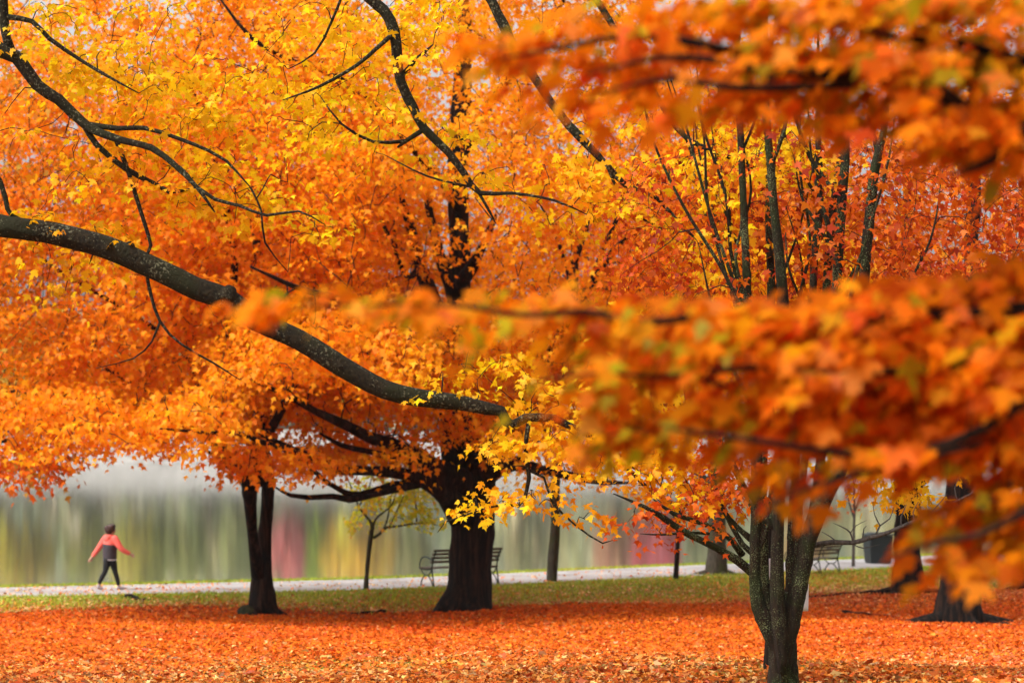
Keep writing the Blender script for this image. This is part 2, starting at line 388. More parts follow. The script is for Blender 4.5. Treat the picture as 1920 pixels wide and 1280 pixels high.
# ------------------------------------------------------------------ setting
def setting():
    xs = np.unique(np.concatenate([np.arange(-90, -22, 3.0), np.arange(-22, 24, .4), np.arange(24, 92, 3.0)]))
    ys = np.unique(np.concatenate([np.arange(-40, 12, 3.0), np.arange(12, 100, .4), np.arange(100, 150, 4.0)]))
    X, Y = np.meshgrid(xs, ys); Z = gz(X, Y); nx, ny = len(xs), len(ys)
    i = np.arange(ny - 1)[:, None] * nx + np.arange(nx - 1)[None]
    q = np.stack([i, i + 1, i + nx + 1, i + nx], -1).reshape(-1, 4)
    me = build_mesh('ground', np.stack([X, Y, Z], -1).reshape(-1, 3), q.ravel(), np.full(len(q), 4))
    t = (ynear(X) - Y).ravel(); b = turfness(X.ravel(), Y.ravel())
    a = me.attributes.new('turf', 'FLOAT', 'POINT'); a.data.foreach_set('value', b.astype(np.float32))
    tag(mesh_obj('ground', me, ground_mat()), kind='structure')
    xs = np.arange(-80, 80.1, .4); v = np.linspace(0, 1, 9)
    e0 = ynear(xs) + .2 * np.sin(xs * 1.3) + .14 * np.sin(xs * 5.1) + .08 * np.sin(xs * 11.7); e1 = yfar(xs) + .06 * np.sin(xs * 2.3)
    Y = e0[None] + v[:, None] * (e1 - e0)[None]; X = np.broadcast_to(xs, Y.shape); Z = gz(X, Y) + .012
    i = np.arange(8)[:, None] * len(xs) + np.arange(len(xs) - 1)[None]
    q = np.stack([i, i + 1, i + len(xs) + 1, i + len(xs)], -1).reshape(-1, 4)
    tag(mesh_obj('path', build_mesh('path', np.stack([X, Y, Z], -1).reshape(-1, 3), q.ravel(), np.full(len(q), 4)), path_mat()), kind='structure')
    V = [(-700, 20, 0), (700, 20, 0), (700, 409, 0), (-700, 409, 0)]
    tag(mesh_obj('water', build_mesh('water', V, [0, 1, 2, 3], [4]), water_mat()), kind='structure')
    # far shore: pale bank, then a wooded hill
    xs = np.linspace(-600, 600, 241); prof = [(0, -1), (3, .8), (9, 3.4), (14, 5.0), (40, 6), (120, 13), (220, 20), (600, 24)]
    V = [(x, 402 + 2.5 * math.sin(x * .07) + dy, z + .3 * math.sin(x * .21 + dy)) for dy, z in prof for x in xs]
    n = len(xs); q = [(j * n + k, j * n + k + 1, (j + 1) * n + k + 1, (j + 1) * n + k) for j in range(len(prof) - 1) for k in range(n - 1)]
    me = build_mesh('far_shore', np.array(V), np.array(q).ravel(), np.full(len(q), 4))
    o = mesh_obj('far_shore', me, [plain('pale_bank', (.25, .235, .215), .95, 0, .25, .6), plain('hill_floor', (.11, .10, .06), .95, 0, .3, .3)])
    me.polygons.foreach_set('material_index', np.repeat([0, 0, 0, 1, 1, 1, 1], n - 1).astype(np.int32)); tag(o, kind='structure')

def turfness(X, Y):
    """0 deep in fallen leaves, 1 clean grass"""
    t = ynear(X) - Y
    lim = np.interp(X, [-14, -7, -4, 0, 4, 8, 14], [6.6, 6.2, 7.2, 9.2, 9.8, 9.4, 12.5]) + 1.3 * nz(np.stack([X, Y * .6, 0 * X], -1), .55, 8.1)
    a = 1.0 * sm((lim - t) / 6.5 + .28)
    a = a - .25 * sm((t - 1.5) / 3) * a
    f = .5 + .5 * nz(np.stack([X, Y * .5, 0 * X], -1), .9, 3.3)
    return np.where(t < -1, 1, np.maximum(a, .66 * sm((f - .52) * 4) * sm((40 - Y) / 8)))

def far_woods():
    parts = []
    def crown(x, y, z0, h, w, col, n=150):
        v = rng.normal(0, 1, (n, 3)); v /= np.linalg.norm(v, axis=1)[:, None]; v *= rng.uniform(.45, 1, (n, 1)) ** .6
        pos = np.array([x, y, z0 + h * .56]) + v * [w, w, h * .46]
        c = np.clip(np.array(col) * rng.lognormal(0, .22, (n, 1)) * rng.lognormal(0, .07, (n, 3)), 0, .9)
        parts.append(leaf_arrays(pos, rng.normal(0, 1, (n, 3)), rng.normal(0, .5, (n, 3)) + [0, -.5, .6], rng.uniform(1.2, 2.4, n), c, T_STAR))
    XP = lambda px, d=415: (px - 960) / F * d
    green = [(.46, .48, .28), (.54, .53, .32), (.42, .46, .32), (.58, .55, .27), (.54, .50, .33)]  # greens paled: haze over the far shore is put into the leaf colour
    for k in range(150):
        px = rng.uniform(-500, 2400); crown(XP(px), rng.uniform(419, 428), 5, rng.uniform(4, 7), rng.uniform(2.5, 4), green[k % 5], 90)
    for k in range(190):
        px = rng.uniform(-900, 2800); crown(XP(px, 440), rng.uniform(428, 470), 4, rng.uniform(13, 22), rng.uniform(3.5, 6), green[(k * 3) % 5], 170)
    for px, h, w, col in [(40, 20, 3.2, (.55, .42, .03)), (70, 18, 2.6, (.5, .40, .05)), (165, 17, 2.2, (.38, .36, .07)), (255, 19, 3.2, (.55, .46, .05)), (285, 21, 2.6, (.42, .40, .06)),
                          (350, 18, 2.6, (.34, .34, .08)), (545, 16, 2.3, (.60, .17, .15)), (560, 18, 1.6, (.56, .16, .15)), (592, 19, 1.6, (.42, .50, .05)), (655, 18, 4.2, (.80, .50, .02)),
                          (690, 20, 3.0, (.74, .46, .03)), (725, 16, 2.2, (.62, .40, .04)), (770, 18, 2.4, (.34, .32, .09)), (985, 17, 2.4, (.34, .30, .12)), (1150, 18, 2.5, (.5, .26, .14)), (1215, 17, 3.2, (.68, .14, .16)), (1245, 19, 1.8, (.62, .13, .15)),
                          (-60, 18, 3, (.5, .36, .04)), (1330, 18, 3, (.3, .3, .14)), (455, 18, 2.4, (.32, .32, .10)), (1500, 18, 3, (.5, .3, .1)), (1700, 19, 3, (.5, .4, .06)), (2000, 19, 3, (.5, .2, .06))]:
        crown(XP(px, 421), 419, 8.0, h * .66, w * 1.15, tuple(min(.9, 1.02 * q + .05) for q in col), 420)
    tag(leaf_mesh('far_woods', parts, M_FAR), kind='stuff')

def litter():
    def scat(n, ylo, yhi):
        Y = np.sqrt(rng.uniform((.2 * ylo + .8) ** 2, (.2 * yhi + .8) ** 2, n)); Y = (Y - .8) / .2
        X = rng.uniform(-1, 1, n) * (.2 * Y + 1.2); return X, Y
    X, Y = scat(420000, 20, 74); t = ynear(X) - Y
    tf = turfness(X, Y)
    pr = np.where(tf > .45, np.clip(.82 - .66 * (tf - .45) / .55, .12, 1), np.clip(1 - 1.35 * tf, .12, 1))
    pr = pr * np.where(t < 0, np.where(X < -7, .5, .2), 1) * (t > -4.4)
    pr = np.where((t < 1.2) & (t >= 0), pr * .5, pr)
    k = rng.uniform(0, 1, len(X)) < pr; X, Y, t, tf = X[k], Y[k], t[k], tf[k]; n = len(X)
    pos = np.stack([X, Y, gz(X, Y) + rng.uniform(.005, .045, n) + (t < 0) * .012], 1)
    ang = rng.uniform(0, 2 * np.pi, n); tip = np.stack([np.cos(ang), np.sin(ang), rng.normal(.05, .28, n)], 1)
    nrm = np.array([0, -.1, 1.]) + rng.normal(0, .45, (n, 3)) * [1, 1, .3]
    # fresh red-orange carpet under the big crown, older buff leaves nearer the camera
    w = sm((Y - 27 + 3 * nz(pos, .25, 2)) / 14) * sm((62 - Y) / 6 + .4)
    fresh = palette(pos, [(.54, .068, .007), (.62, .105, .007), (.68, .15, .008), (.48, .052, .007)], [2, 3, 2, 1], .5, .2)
    old = palette(pos, [(.47, .085, .009), (.52, .125, .011), (.56, .20, .04), (.62, .34, .12), (.42, .07, .010), (.20, .07, .02)], [3, 3, 1.5, .9, 2.6, 2], .8, .25, contrast=.8)
    redside = palette(pos, [(.54, .085, .018), (.62, .13, .025), (.72, .30, .11), (.48, .065, .018), (.66, .21, .02)], [3, 3, 1.6, 2, 2], .8, .2, contrast=.7)
    rs = sm((X - 2.5 - 1.0 * nz(pos, .5, 5)) / 4)
    pick = rng.uniform(0, 1, n)[:, None]; base = np.where(pick < rs[:, None] * .8, redside, old)
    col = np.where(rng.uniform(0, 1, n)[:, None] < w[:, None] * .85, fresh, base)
    buff = palette(pos, [(.66, .24, .06), (.60, .16, .03), (.74, .42, .18), (.42, .16, .05)], [2, 2, 2, 1], .8, .2)
    col = np.where(((tf > .45) & (t < 10))[:, None], buff, col)
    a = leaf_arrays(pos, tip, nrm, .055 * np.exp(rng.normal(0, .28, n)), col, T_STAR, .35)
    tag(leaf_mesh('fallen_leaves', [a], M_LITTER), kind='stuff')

def grass():
    n = 90000; X = rng.uniform(-16, 20, n); t = rng.uniform(-.1, 10, n) ** 1.0; Y = ynear(X) - t
    n2 = 24000; X2 = rng.uniform(-16, 20, n2); Y2 = yfar(X2) + rng.uniform(-.15, .9, n2)
    n3 = 10; Y3 = rng.uniform(24, 38, n3); X3 = rng.uniform(-1, 1, n3) * (.2 * Y3 + 1)
    X = np.concatenate([X, X2, X3]); Y = np.concatenate([Y, Y2, Y3])
    tf = turfness(X, Y); w = proj(np.stack([X, Y, gz(X, Y)], 1))[0]
    k = (rng.uniform(0, 1, len(X)) < np.clip((tf - .35) * 2.2, 0, 1)) & (w > -120) & (w < 2040); X, Y = X[k], Y[k]; n = len(X)
    pos = np.stack([X, Y, gz(X, Y) - .01], 1); tip = np.array([0, 0, 1.]) + rng.normal(0, .45, (n, 3)) * [1, 1, .2]
    nrm = rng.normal(0, 1, (n, 3)) * [1, 1, .1] + [0, -.6, .4]
    T = np.array([(-.16, 0), (.16, 0), (.06, .6), (0, 1), (-.08, .6)])
    col = palette(pos, [(.22, .30, .015), (.36, .42, .022), (.48, .50, .03), (.52, .40, .05)], [2, 3, 2, .7], .7, .2)
    tag(leaf_mesh('grass', [leaf_arrays(pos, tip, nrm, rng.uniform(.05, .11, n), col, T, .3)], M_GRASS), kind='stuff')

setting(); far_woods(); litter(); grass()

# ------------------------------------------------------------------ trees of the middle distance
def crown_pts(cx, cy, zlo, zhi, R, n, shell=.5, ylow=None, gap=.25, gs=.55, seed=0.0, xr=1.0, thin=.6):
    """spray centres through a maple crown: denser to the outside, in lumps, none below the drooping skirt"""
    out = []; got = 0
    while got < n:
        m = n * 3
        v = rng.normal(0, 1, (m, 3)); v /= np.linalg.norm(v, axis=1)[:, None]
        r = rng.uniform(0, 1, m) ** (1 / 3) * (1 - shell) + shell * rng.uniform(.75, 1, m)
        p = np.array([cx, cy, (zlo + zhi) / 2]) + v * r[:, None] * [R * xr, R, (zhi - zlo) / 2]
        k = nz(p * [1, 1, 1.6], gs * 2, seed) > -1 + 2 * gap * rng.uniform(.6, 1.2, m)
        if ylow is not None:
            x, y, d = proj(p); k &= y < np.interp(x, *ylow) + rng.normal(0, 12, m)
        k &= rng.uniform(0, 1, m) > thin * sm((p[:, 2] - 7.5) / 5)
        k &= seen(p, 120, 170) | (rng.uniform(0, 1, m) < .10)
        p = p[k][:n - got]; out.append(p); got += len(p)
    return np.vstack(out)

YL = ([-300, 0, 110, 200, 330, 430, 520, 560, 640, 700, 760, 810, 900, 960, 1100, 1230, 1350, 1500, 2100],
      [828, 832, 836, 824, 815, 838, 836, 842, 836, 822, 822, 812, 828, 862, 900, 908, 908, 880, 880])
YLB = (YL[0], [v - 15 for v in YL[1]])

# the big maple
b, d = G(880, 1143)
big = [limb([(866, 1180, 68), (872, 1142, 57), (878, 1112, 47), (884, 1065, 41), (887, 1000, 40), (886, 950, 43), (882, 905, 50), (872, 860, 44), (866, 800, 36), (862, 700, 30), (860, 600, 25), (862, 480, 21), (858, 360, 20), (862, 240, 19), (868, 140, 17), (870, 40, 13), (872, -120, 8)], d),
       limb([(880, 915, 58, 30), (838, 893, 57, 26), (800, 868, 56, 17), (770, 850, 55, 15), (735, 833, 55, 13), (690, 818, 54, 11), (655, 800, 54, 10), (630, 788, 53, 9), (590, 770, 53, 7), (540, 742, 52, 6), (470, 712, 51, 4)]),
       limb([(870, 965, 57.5, 28), (838, 930, 57, 19), (805, 905, 56, 15), (770, 892, 55.5, 12), (735, 885, 55, 11), (690, 882, 54.5, 9), (640, 880, 54, 9), (600, 868, 53.5, 8), (565, 848, 53, 7), (530, 840, 52.5, 6), (490, 828, 52, 5), (445, 812, 51.5, 4), (380, 810, 51, 3.5), (300, 803, 50, 3)]),
       limb([(800, 903, 56, 10), (772, 910, 55.5, 8), (740, 917, 55, 7.5), (700, 926, 54.5, 7), (655, 936, 54, 7), (625, 930, 54, 6), (580, 932, 53.5, 5), (545, 928, 53.5, 4), (515, 912, 53, 3)]),
       limb([(790, 908, 56, 6), (745, 906, 55.5, 6), (715, 915, 55, 6), (675, 927, 54.5, 6), (645, 922, 54, 5), (615, 905, 54, 4), (588, 882, 53.5, 4), (560, 862, 53, 3)]),
       limb([(560, 846, 53, 5), (520, 828, 52.5, 4), (485, 812, 52, 3)]),
       limb([(800, 872, 56, 8), (740, 858, 55, 7), (690, 846, 54.5, 6), (640, 834, 54, 5), (600, 812, 53, 4)]),
       limb([(880, 860, 58, 26), (850, 800, 57.5, 20), (826, 700, 57, 17), (818, 600, 57, 16), (805, 545, 57, 15), (785, 490, 57, 12), (770, 430, 56.5, 9), (762, 400, 56, 7), (735, 320, 56, 5)]),
       limb([(855, 580, 58, 14), (838, 520, 58, 12), (820, 470, 58, 9), (806, 400, 58, 8), (796, 340, 58, 6)]),
       limb([(862, 540, 58, 14), (885, 500, 57.5, 12), (905, 460, 57, 8), (930, 400, 57, 6)]),
       limb([(790, 500, 57, 8), (765, 520, 56, 5), (748, 490, 55.5, 4.5), (735, 455, 55, 4), (718, 420, 55, 3.5), (697, 385, 55, 3)]),
       limb([(768, 520, 56, 4), (748, 495, 56, 4), (740, 440, 56, 3), (736, 380, 56, 2.5)]),
       limb([(895, 880, 58, 30), (930, 830, 57, 20), (975, 760, 56, 16), (1020, 690, 55, 13), (1055, 620, 54.5, 11), (1076, 550, 54, 8), (1078, 490, 54, 7), (1095, 440, 54, 6), (1105, 410, 54, 4)]),
       limb([(1060, 600, 55, 8), (1110, 530, 55, 7), (1150, 470, 55, 6), (1180, 440, 55, 5), (1235, 432, 54.5, 4)]),
       limb([(1110, 530, 55, 6), (1130, 470, 55, 5), (1162, 400, 55, 4), (1180, 360, 55, 3)]),
       limb([(1076, 545, 54, 5), (1055, 480, 54, 4), (1035, 420, 54, 3.5), (1010, 380, 54, 2.5)]),
       limb([(905, 890, 57, 24), (960, 868, 56, 14), (1010, 880, 55, 10), (1060, 890, 54, 8), (1120, 902, 53, 6), (1180, 905, 52, 4)]),
       limb([(880, 740, 57, 13), (770, 640, 54, 9), (660, 570, 51.5, 7), (560, 540, 50, 5), (470, 500, 49, 4)]),
       limb([(868, 400, 58, 10), (760, 260, 56, 8), (640, 150, 54, 6), (560, 120, 53, 5), (470, 70, 52, 4), (400, -20, 52, 3)]),
       limb([(866, 300, 58, 9), (930, 180, 56, 7), (1010, 80, 55, 6), (1080, -40, 54, 4)])]
big += flare(b, d, [2.9, 3.4, 3.9, 4.5, 5.2, 1.2], .42, .85)
def open_front(c, ybase):
    x, y, d = proj(c)
    a = in_poly(x, y, [(680, 360), (870, 330), (915, 440), (900, 590), (770, 590), (700, 520)]); e = in_poly(x, y, [(1020, 390), (1240, 400), (1230, 480), (1110, 570), (1050, 560)])
    e2 = in_poly(x, y, [(840, 70), (900, 60), (905, 190), (850, 190)])
    return c[~(((a & (rng.uniform(0, 1, len(c)) < .93)) | (e & (rng.uniform(0, 1, len(c)) < .75)) | (e2 & (rng.uniform(0, 1, len(c)) < .85))) & (c[:, 1] < ybase + .6))]
cen = np.vstack([open_front(crown_pts(b[0] - .6, b[1] - .5, 3.2, 15.5, 8.0, 3500, .45, YL, .23, .5, 1.0), b[1]),
                 P(rng.uniform(420, 640, 40), rng.uniform(838, 880, 40), rng.normal(53.5, .7, 40)),
                 P(rng.uniform(560, 790, 50), rng.uniform(842, 872, 50), rng.normal(57, 1.5, 50)),
                 P(rng.uniform(400, 810, 100), rng.uniform(585, 725, 100), rng.normal(51, .9, 100)), P(rng.uniform(900, 1250, 60), rng.uniform(600, 880, 60), rng.normal(53, .9, 60))])
tree('maple_tree', 'massive dark-trunked maple standing in front of the bench, with low limbs reaching left', b, big, cen,
     dict(n=40, L=.85, W=.66, H=.09, size=.105), ORANGE, [2, 3.4, 3, 1.3, 1], M_BARK_DARK, r_tip=.0085, r_gain=.011, step=.35, sides=18, patch=.42, seed=2, maxr=.04, leaf_skip=.05, vox=.045)

# the forked maple on the left
b2, d2 = G(488, 1152)
left = [limb([(493, 1180, 36), (493, 1152, 30), (492, 1120, 23), (491, 1075, 18), (494, 1040, 14), (496, 1000, 12), (501, 950, 11.5), (503, 905, 12), (496, 872, 16), (486, 840, 17), (490, 780, 13), (500, 700, 11), (496, 560, 9), (480, 420, 8), (490, 250, 6), (500, 60, 4)], d2),
        limb([(484, 1078, 14), (477, 1030, 10), (473, 990, 10), (469, 945, 12), (467, 905, 15), (452, 872, 16), (430, 852, 13), (410, 838, 9), (380, 815, 8), (330, 770, 6), (270, 730, 5), (200, 690, 4), (110, 640, 3)], (d2 - .1, d2 - 4)),
        limb([(484, 900, 56, 16), (455, 880, 55.5, 14), (425, 870, 55, 6), (400, 852, 54.5, 4), (375, 838, 54, 3)]),
        limb([(470, 880, 56, 10), (500, 820, 55, 9), (540, 740, 54, 7), (560, 640, 53.5, 6), (590, 540, 53, 4)]),
        limb([(430, 850, 56, 9), (380, 740, 56, 8), (330, 620, 55.5, 6), (280, 480, 55, 5), (250, 330, 55, 4), (260, 180, 55, 3)]),
        limb([(400, 815, 55, 6), (290, 790, 54, 5), (180, 760, 53.5, 4), (60, 740, 53, 3), (-40, 720, 53, 2)]),
        limb([(330, 640, 55.6, 5), (200, 560, 54.5, 4), (100, 500, 54, 3), (10, 420, 53, 2)]),
        limb([(420, 640, 53, 8), (440, 480, 53, 7), (400, 300, 53, 6), (350, 120, 53, 5)])]
left += flare(b2, d2, [2.9, 3.6, 4.6, 5.7, .3], .3, .6)
cen = np.vstack([crown_pts(b2[0] - 2.2, b2[1] - 1.0, 3.0, 15, 6.4, 2050, .45, YLB, .23, .5, 4.0),
                 P(rng.uniform(-40, 430, 130), rng.uniform(735, 846, 130), rng.normal(51.2, .9, 130))])
tree('maple_tree', 'forked twin-stemmed maple left of the massive trunk, bare dark stems against the pond', b2, left, cen,
     dict(n=40, L=.85, W=.66, H=.09, size=.105), ORANGE, [2.6, 3.2, 2.4, 1.2, 1], M_BARK_DARK, r_tip=.0085, r_gain=.011, step=.35, sides=16, patch=.4, seed=7, maxr=.035, leaf_skip=.05, vox=.035)

# drooping twig ends of a maple further left, out of frame
bl = P(-420, 1160, 54); bl[2] = gz(bl[0], bl[1])
ltl = [np.vstack([[*bl, .4], [bl[0], bl[1], 3, .32], [bl[0] + .4, bl[1] - .2, 6, .25], [bl[0] + 1, bl[1], 11, .12]]),
       limb([(-410, 820, 54, 10), (-250, 760, 53, 8), (-120, 790, 52.5, 6), (20, 830, 52, 4), (100, 850, 52, 3), (150, 868, 52, 2)])]
cen = np.vstack([zone([(-60, 840), (60, 845), (150, 860), (110, 900), (40, 905), (-60, 890)], 60, 52, .5), zone([(-140, 120), (120, 60), (220, 330), (120, 700), (-140, 780)], 260, 53, 1.2)])
tree('maple_tree', 'maple at the left edge with thin drooping twigs over the water', bl, ltl, cen, dict(n=17, L=.6, W=.45, H=.14, size=.105),
     [(.7, .22, .02), (.66, .32, .03), (.5, .34, .04), (.8, .2, .012)], [2, 2, 1, 3], M_BARK_DARK, r_tip=.005, r_gain=.008, patch=.4, maxr=.02)

# maples in the right background
def back_tree(label, px, py, rpx, R, zlo, zhi, n, cols, wts, seed, lean=0, sz=.12, gap=.32, bark=M_BARK_DARK, extra=(), roots=True, ylow=YL, nl=26):
    b, d = G(px, py); s = d / F; r = rpx * s
    H = zhi
    z0 = b[2]
    tr = [np.array([[b[0], b[1], z0 - .3, r * 1.5], [b[0], b[1], z0 + .15, r * 1.32], [b[0] + lean * .1, b[1], z0 + .8, r * 1.02], [b[0] + lean * .3, b[1], z0 + 1.9, r * .95], [b[0] + lean * .6, b[1], z0 + 3.6, r * .8], [b[0] + lean, b[1], z0 + 6, r * .5], [b[0] + lean * 1.3, b[1], H * .8, r * .25]])]
    for k in range(6):
        a = k * 2.4 + seed; h0 = z0 + 2.3 + k * .8; L = R * rng.uniform(.55, .85)
        tr.append(np.array([[b[0] + lean * .4, b[1], h0, r * .45], [b[0] + lean * .4 + np.cos(a) * L * .35, b[1] + np.sin(a) * L * .35, h0 + .9, r * .33], [b[0] + np.cos(a) * L * .7, b[1] + np.sin(a) * L * .7, h0 + 2.0, r * .2], [b[0] + np.cos(a) * L, b[1] + np.sin(a) * L, h0 + 2.6, r * .1]]))
    tr += list(extra)
    if roots: tr += flare(b, d, [2.9, 3.6, 5.0, 5.9, .3], r * .75, r * 3.2)
    cen = crown_pts(b[0] + lean * .6, b[1], zlo, zhi, R, n, .45, ylow, gap, .5, seed)
    return tree('maple_tree', label, b, tr, cen, dict(n=nl, L=.85, W=.62, H=.14, size=sz), cols, wts, bark, r_tip=.006, r_gain=.009, step=.4, sides=14, patch=.4, seed=seed, maxr=.03, vox=.05)
YR = ([900, 1300, 1400, 1500, 1600, 1700, 1800, 1950, 2100], [900, 905, 915, 930, 930, 935, 930, 940, 940])
MIX = [(.80, .16, .012), (.84, .26, .012), (.62, .09, .015), (.86, .40, .02)]
back_tree('stout mossy maple trunk beside the path, left of the multi-stemmed tree', 1344, 1076, 16, 5.2, 3.6, 13.5, 520, [(.62, .08, .015), (.74, .15, .012), (.5, .06, .02), (.80, .24, .012)], [3, 3, 2, 2], 3.0, bark=M_BARK_GREY, ylow=YR)
back_tree('broad-rooted dark maple behind the litter bin, at the edge of the grass', 1703, 1112, 24, 6.2, 3.4, 15, 640, MIX, [3, 3, 2, 1.6], 5.0, ylow=YR, gap=.4)
b, d = G(1800, 1168)
back_tree('dark maple trunk in the leaves at right, with a thick limb forking right', 1797, 1168, 36, 5.5, 3.8, 14, 420, MIX, [2, 3, 2, 2], 6.0, lean=.3, ylow=([900, 1500, 2100], [880, 880, 880]),
          gap=.4, extra=[limb([(1815, 990, d, 30), (1840, 950, d, 22), (1868, 925, d, 18), (1895, 905, d, 17), (1950, 880, d, 15), (2050, 830, d, 10)])])
back_tree('half-hidden dark maple trunk at the right edge of the leaf carpet', 1940, 1106, 26, 5, 3.8, 13, 160, MIX, [2, 3, 2, 2], 8.0, ylow=YR)

def slim(name, label, pts, cen, sprays, cols, wts, bark, base, tmpl=T_STAR, **kw):
    return tree(name, label, base, pts, cen, sprays, cols, wts, bark, tmpl=tmpl, sides=10, step=.25, rough=.09, group='slender trees along the path', **kw)
b, d = G(1036, 1090)
slim('slim_tree', 'slender grey trunk beside the path, just right of the massive maple', [limb([(1036, 1100, 12), (1035, 1086, 10), (1037, 1040, 9), (1041, 980, 8), (1040, 930, 8), (1046, 860, 7), (1050, 780, 5), (1060, 660, 3)], d)],
     P(rng.normal(1040, 90, 90), rng.uniform(640, 925, 90), rng.normal(d, .8, 90)), dict(n=20, L=.7, W=.5, H=.15, size=.11), [(.80, .24, .012), (.84, .36, .012), (.6, .36, .04)], [3, 2, 1], M_BARK_GREY, b, maxr=.02)
b, d = G(1268, 1086)
slim('slim_tree', 'thin dark pole-like tree before the path under the red sprays', [limb([(1267, 1094, 6), (1267, 1080, 5), (1270, 1030, 4.5), (1272, 980, 4), (1274, 900, 3.5), (1276, 800, 2.5)], d), limb([(1271, 990, 3), (1255, 940, 2), (1240, 890, 1.5)], d), limb([(1271, 985, 3), (1290, 930, 2), (1300, 880, 1.5)], d)],
     P(rng.normal(1272, 35, 24), rng.uniform(780, 930, 24), rng.normal(d, .5, 24)), dict(n=14, L=.5, W=.4, H=.12, size=.10), RED, [1, 2, 2, 1, 1], M_BARK_DARK, b, maxr=.015)
b, d = G(1600, 1062)
slim('slim_tree', 'very thin bare-stemmed tree between the right bench and the bin', [limb([(1600, 1070, 4), (1600, 1055, 3.4), (1601, 1000, 3), (1602, 940, 2.6), (1600, 880, 2), (1604, 820, 1.2)], d), limb([(1601, 970, 2), (1590, 935, 1.4), (1583, 905, 1)], d), limb([(1602, 960, 2), (1614, 930, 1.3), (1622, 905, 1)], d)],
     P(rng.normal(1600, 22, 12), rng.uniform(850, 945, 12), rng.normal(d, .4, 12)), dict(n=12, L=.5, W=.4, H=.12, size=.10), [(.8, .2, .02), (.7, .12, .02)], [1, 1], M_TWIG_GREY, b, maxr=.012)

# yellow-green sapling
b, d = G(687, 1106)
sap = [limb([(684, 1114, 8), (686, 1104, 6), (687, 1085, 4.2), (691, 1040, 4.2), (697, 995, 4), (700, 985, 4.5)], d),
       limb([(699, 992, 4), (696, 980, 3), (682, 962, 2.2), (672, 948, 2), (665, 930, 1.6), (650, 890, 1.2)], d), limb([(672, 950, 1.8), (690, 920, 1.4), (700, 880, 1)], d),
       limb([(699, 985, 3), (705, 972, 2), (716, 962, 1.7), (735, 945, 1.3), (748, 905, 1)], d - .4), limb([(700, 1008, 3.2), (712, 1000, 2.6), (725, 988, 2.3), (745, 986, 2), (770, 982, 1.8), (800, 980, 1.4), (822, 985, 1)], d),
       limb([(718, 996, 2), (727, 970, 1.7), (731, 945, 1.4), (738, 900, 1)], d + .4), limb([(730, 988, 1.8), (738, 970, 1.5), (752, 940, 1.2), (770, 900, .9)], d - .3), limb([(781, 982, 1.6), (780, 950, 1.2), (777, 915, .9)], d), limb([(765, 982, 1.4), (755, 972, 1.2), (742, 968, 1)], d + .3)]
cen = np.vstack([P(rng.uniform(650, 830, 60), rng.uniform(890, 985, 60), rng.normal(d, .5, 60)), P(rng.uniform(690, 800, 40), rng.uniform(860, 960, 40), rng.normal(d, .4, 40))])
tree('sapling', 'small sapling with airy yellow-green leaves between the two dark trunks', b, sap, cen, dict(n=15, L=.34, W=.28, H=.08, size=.09),
     [(.74, .62, .03), (.54, .58, .04), (.82, .66, .03), (.80, .42, .05)], [3, 2, 2, .8], M_BARK_GREY, cat='sapling', sides=9, step=.12, rough=.1, r_tip=.003, r_gain=.006, maxr=.012)

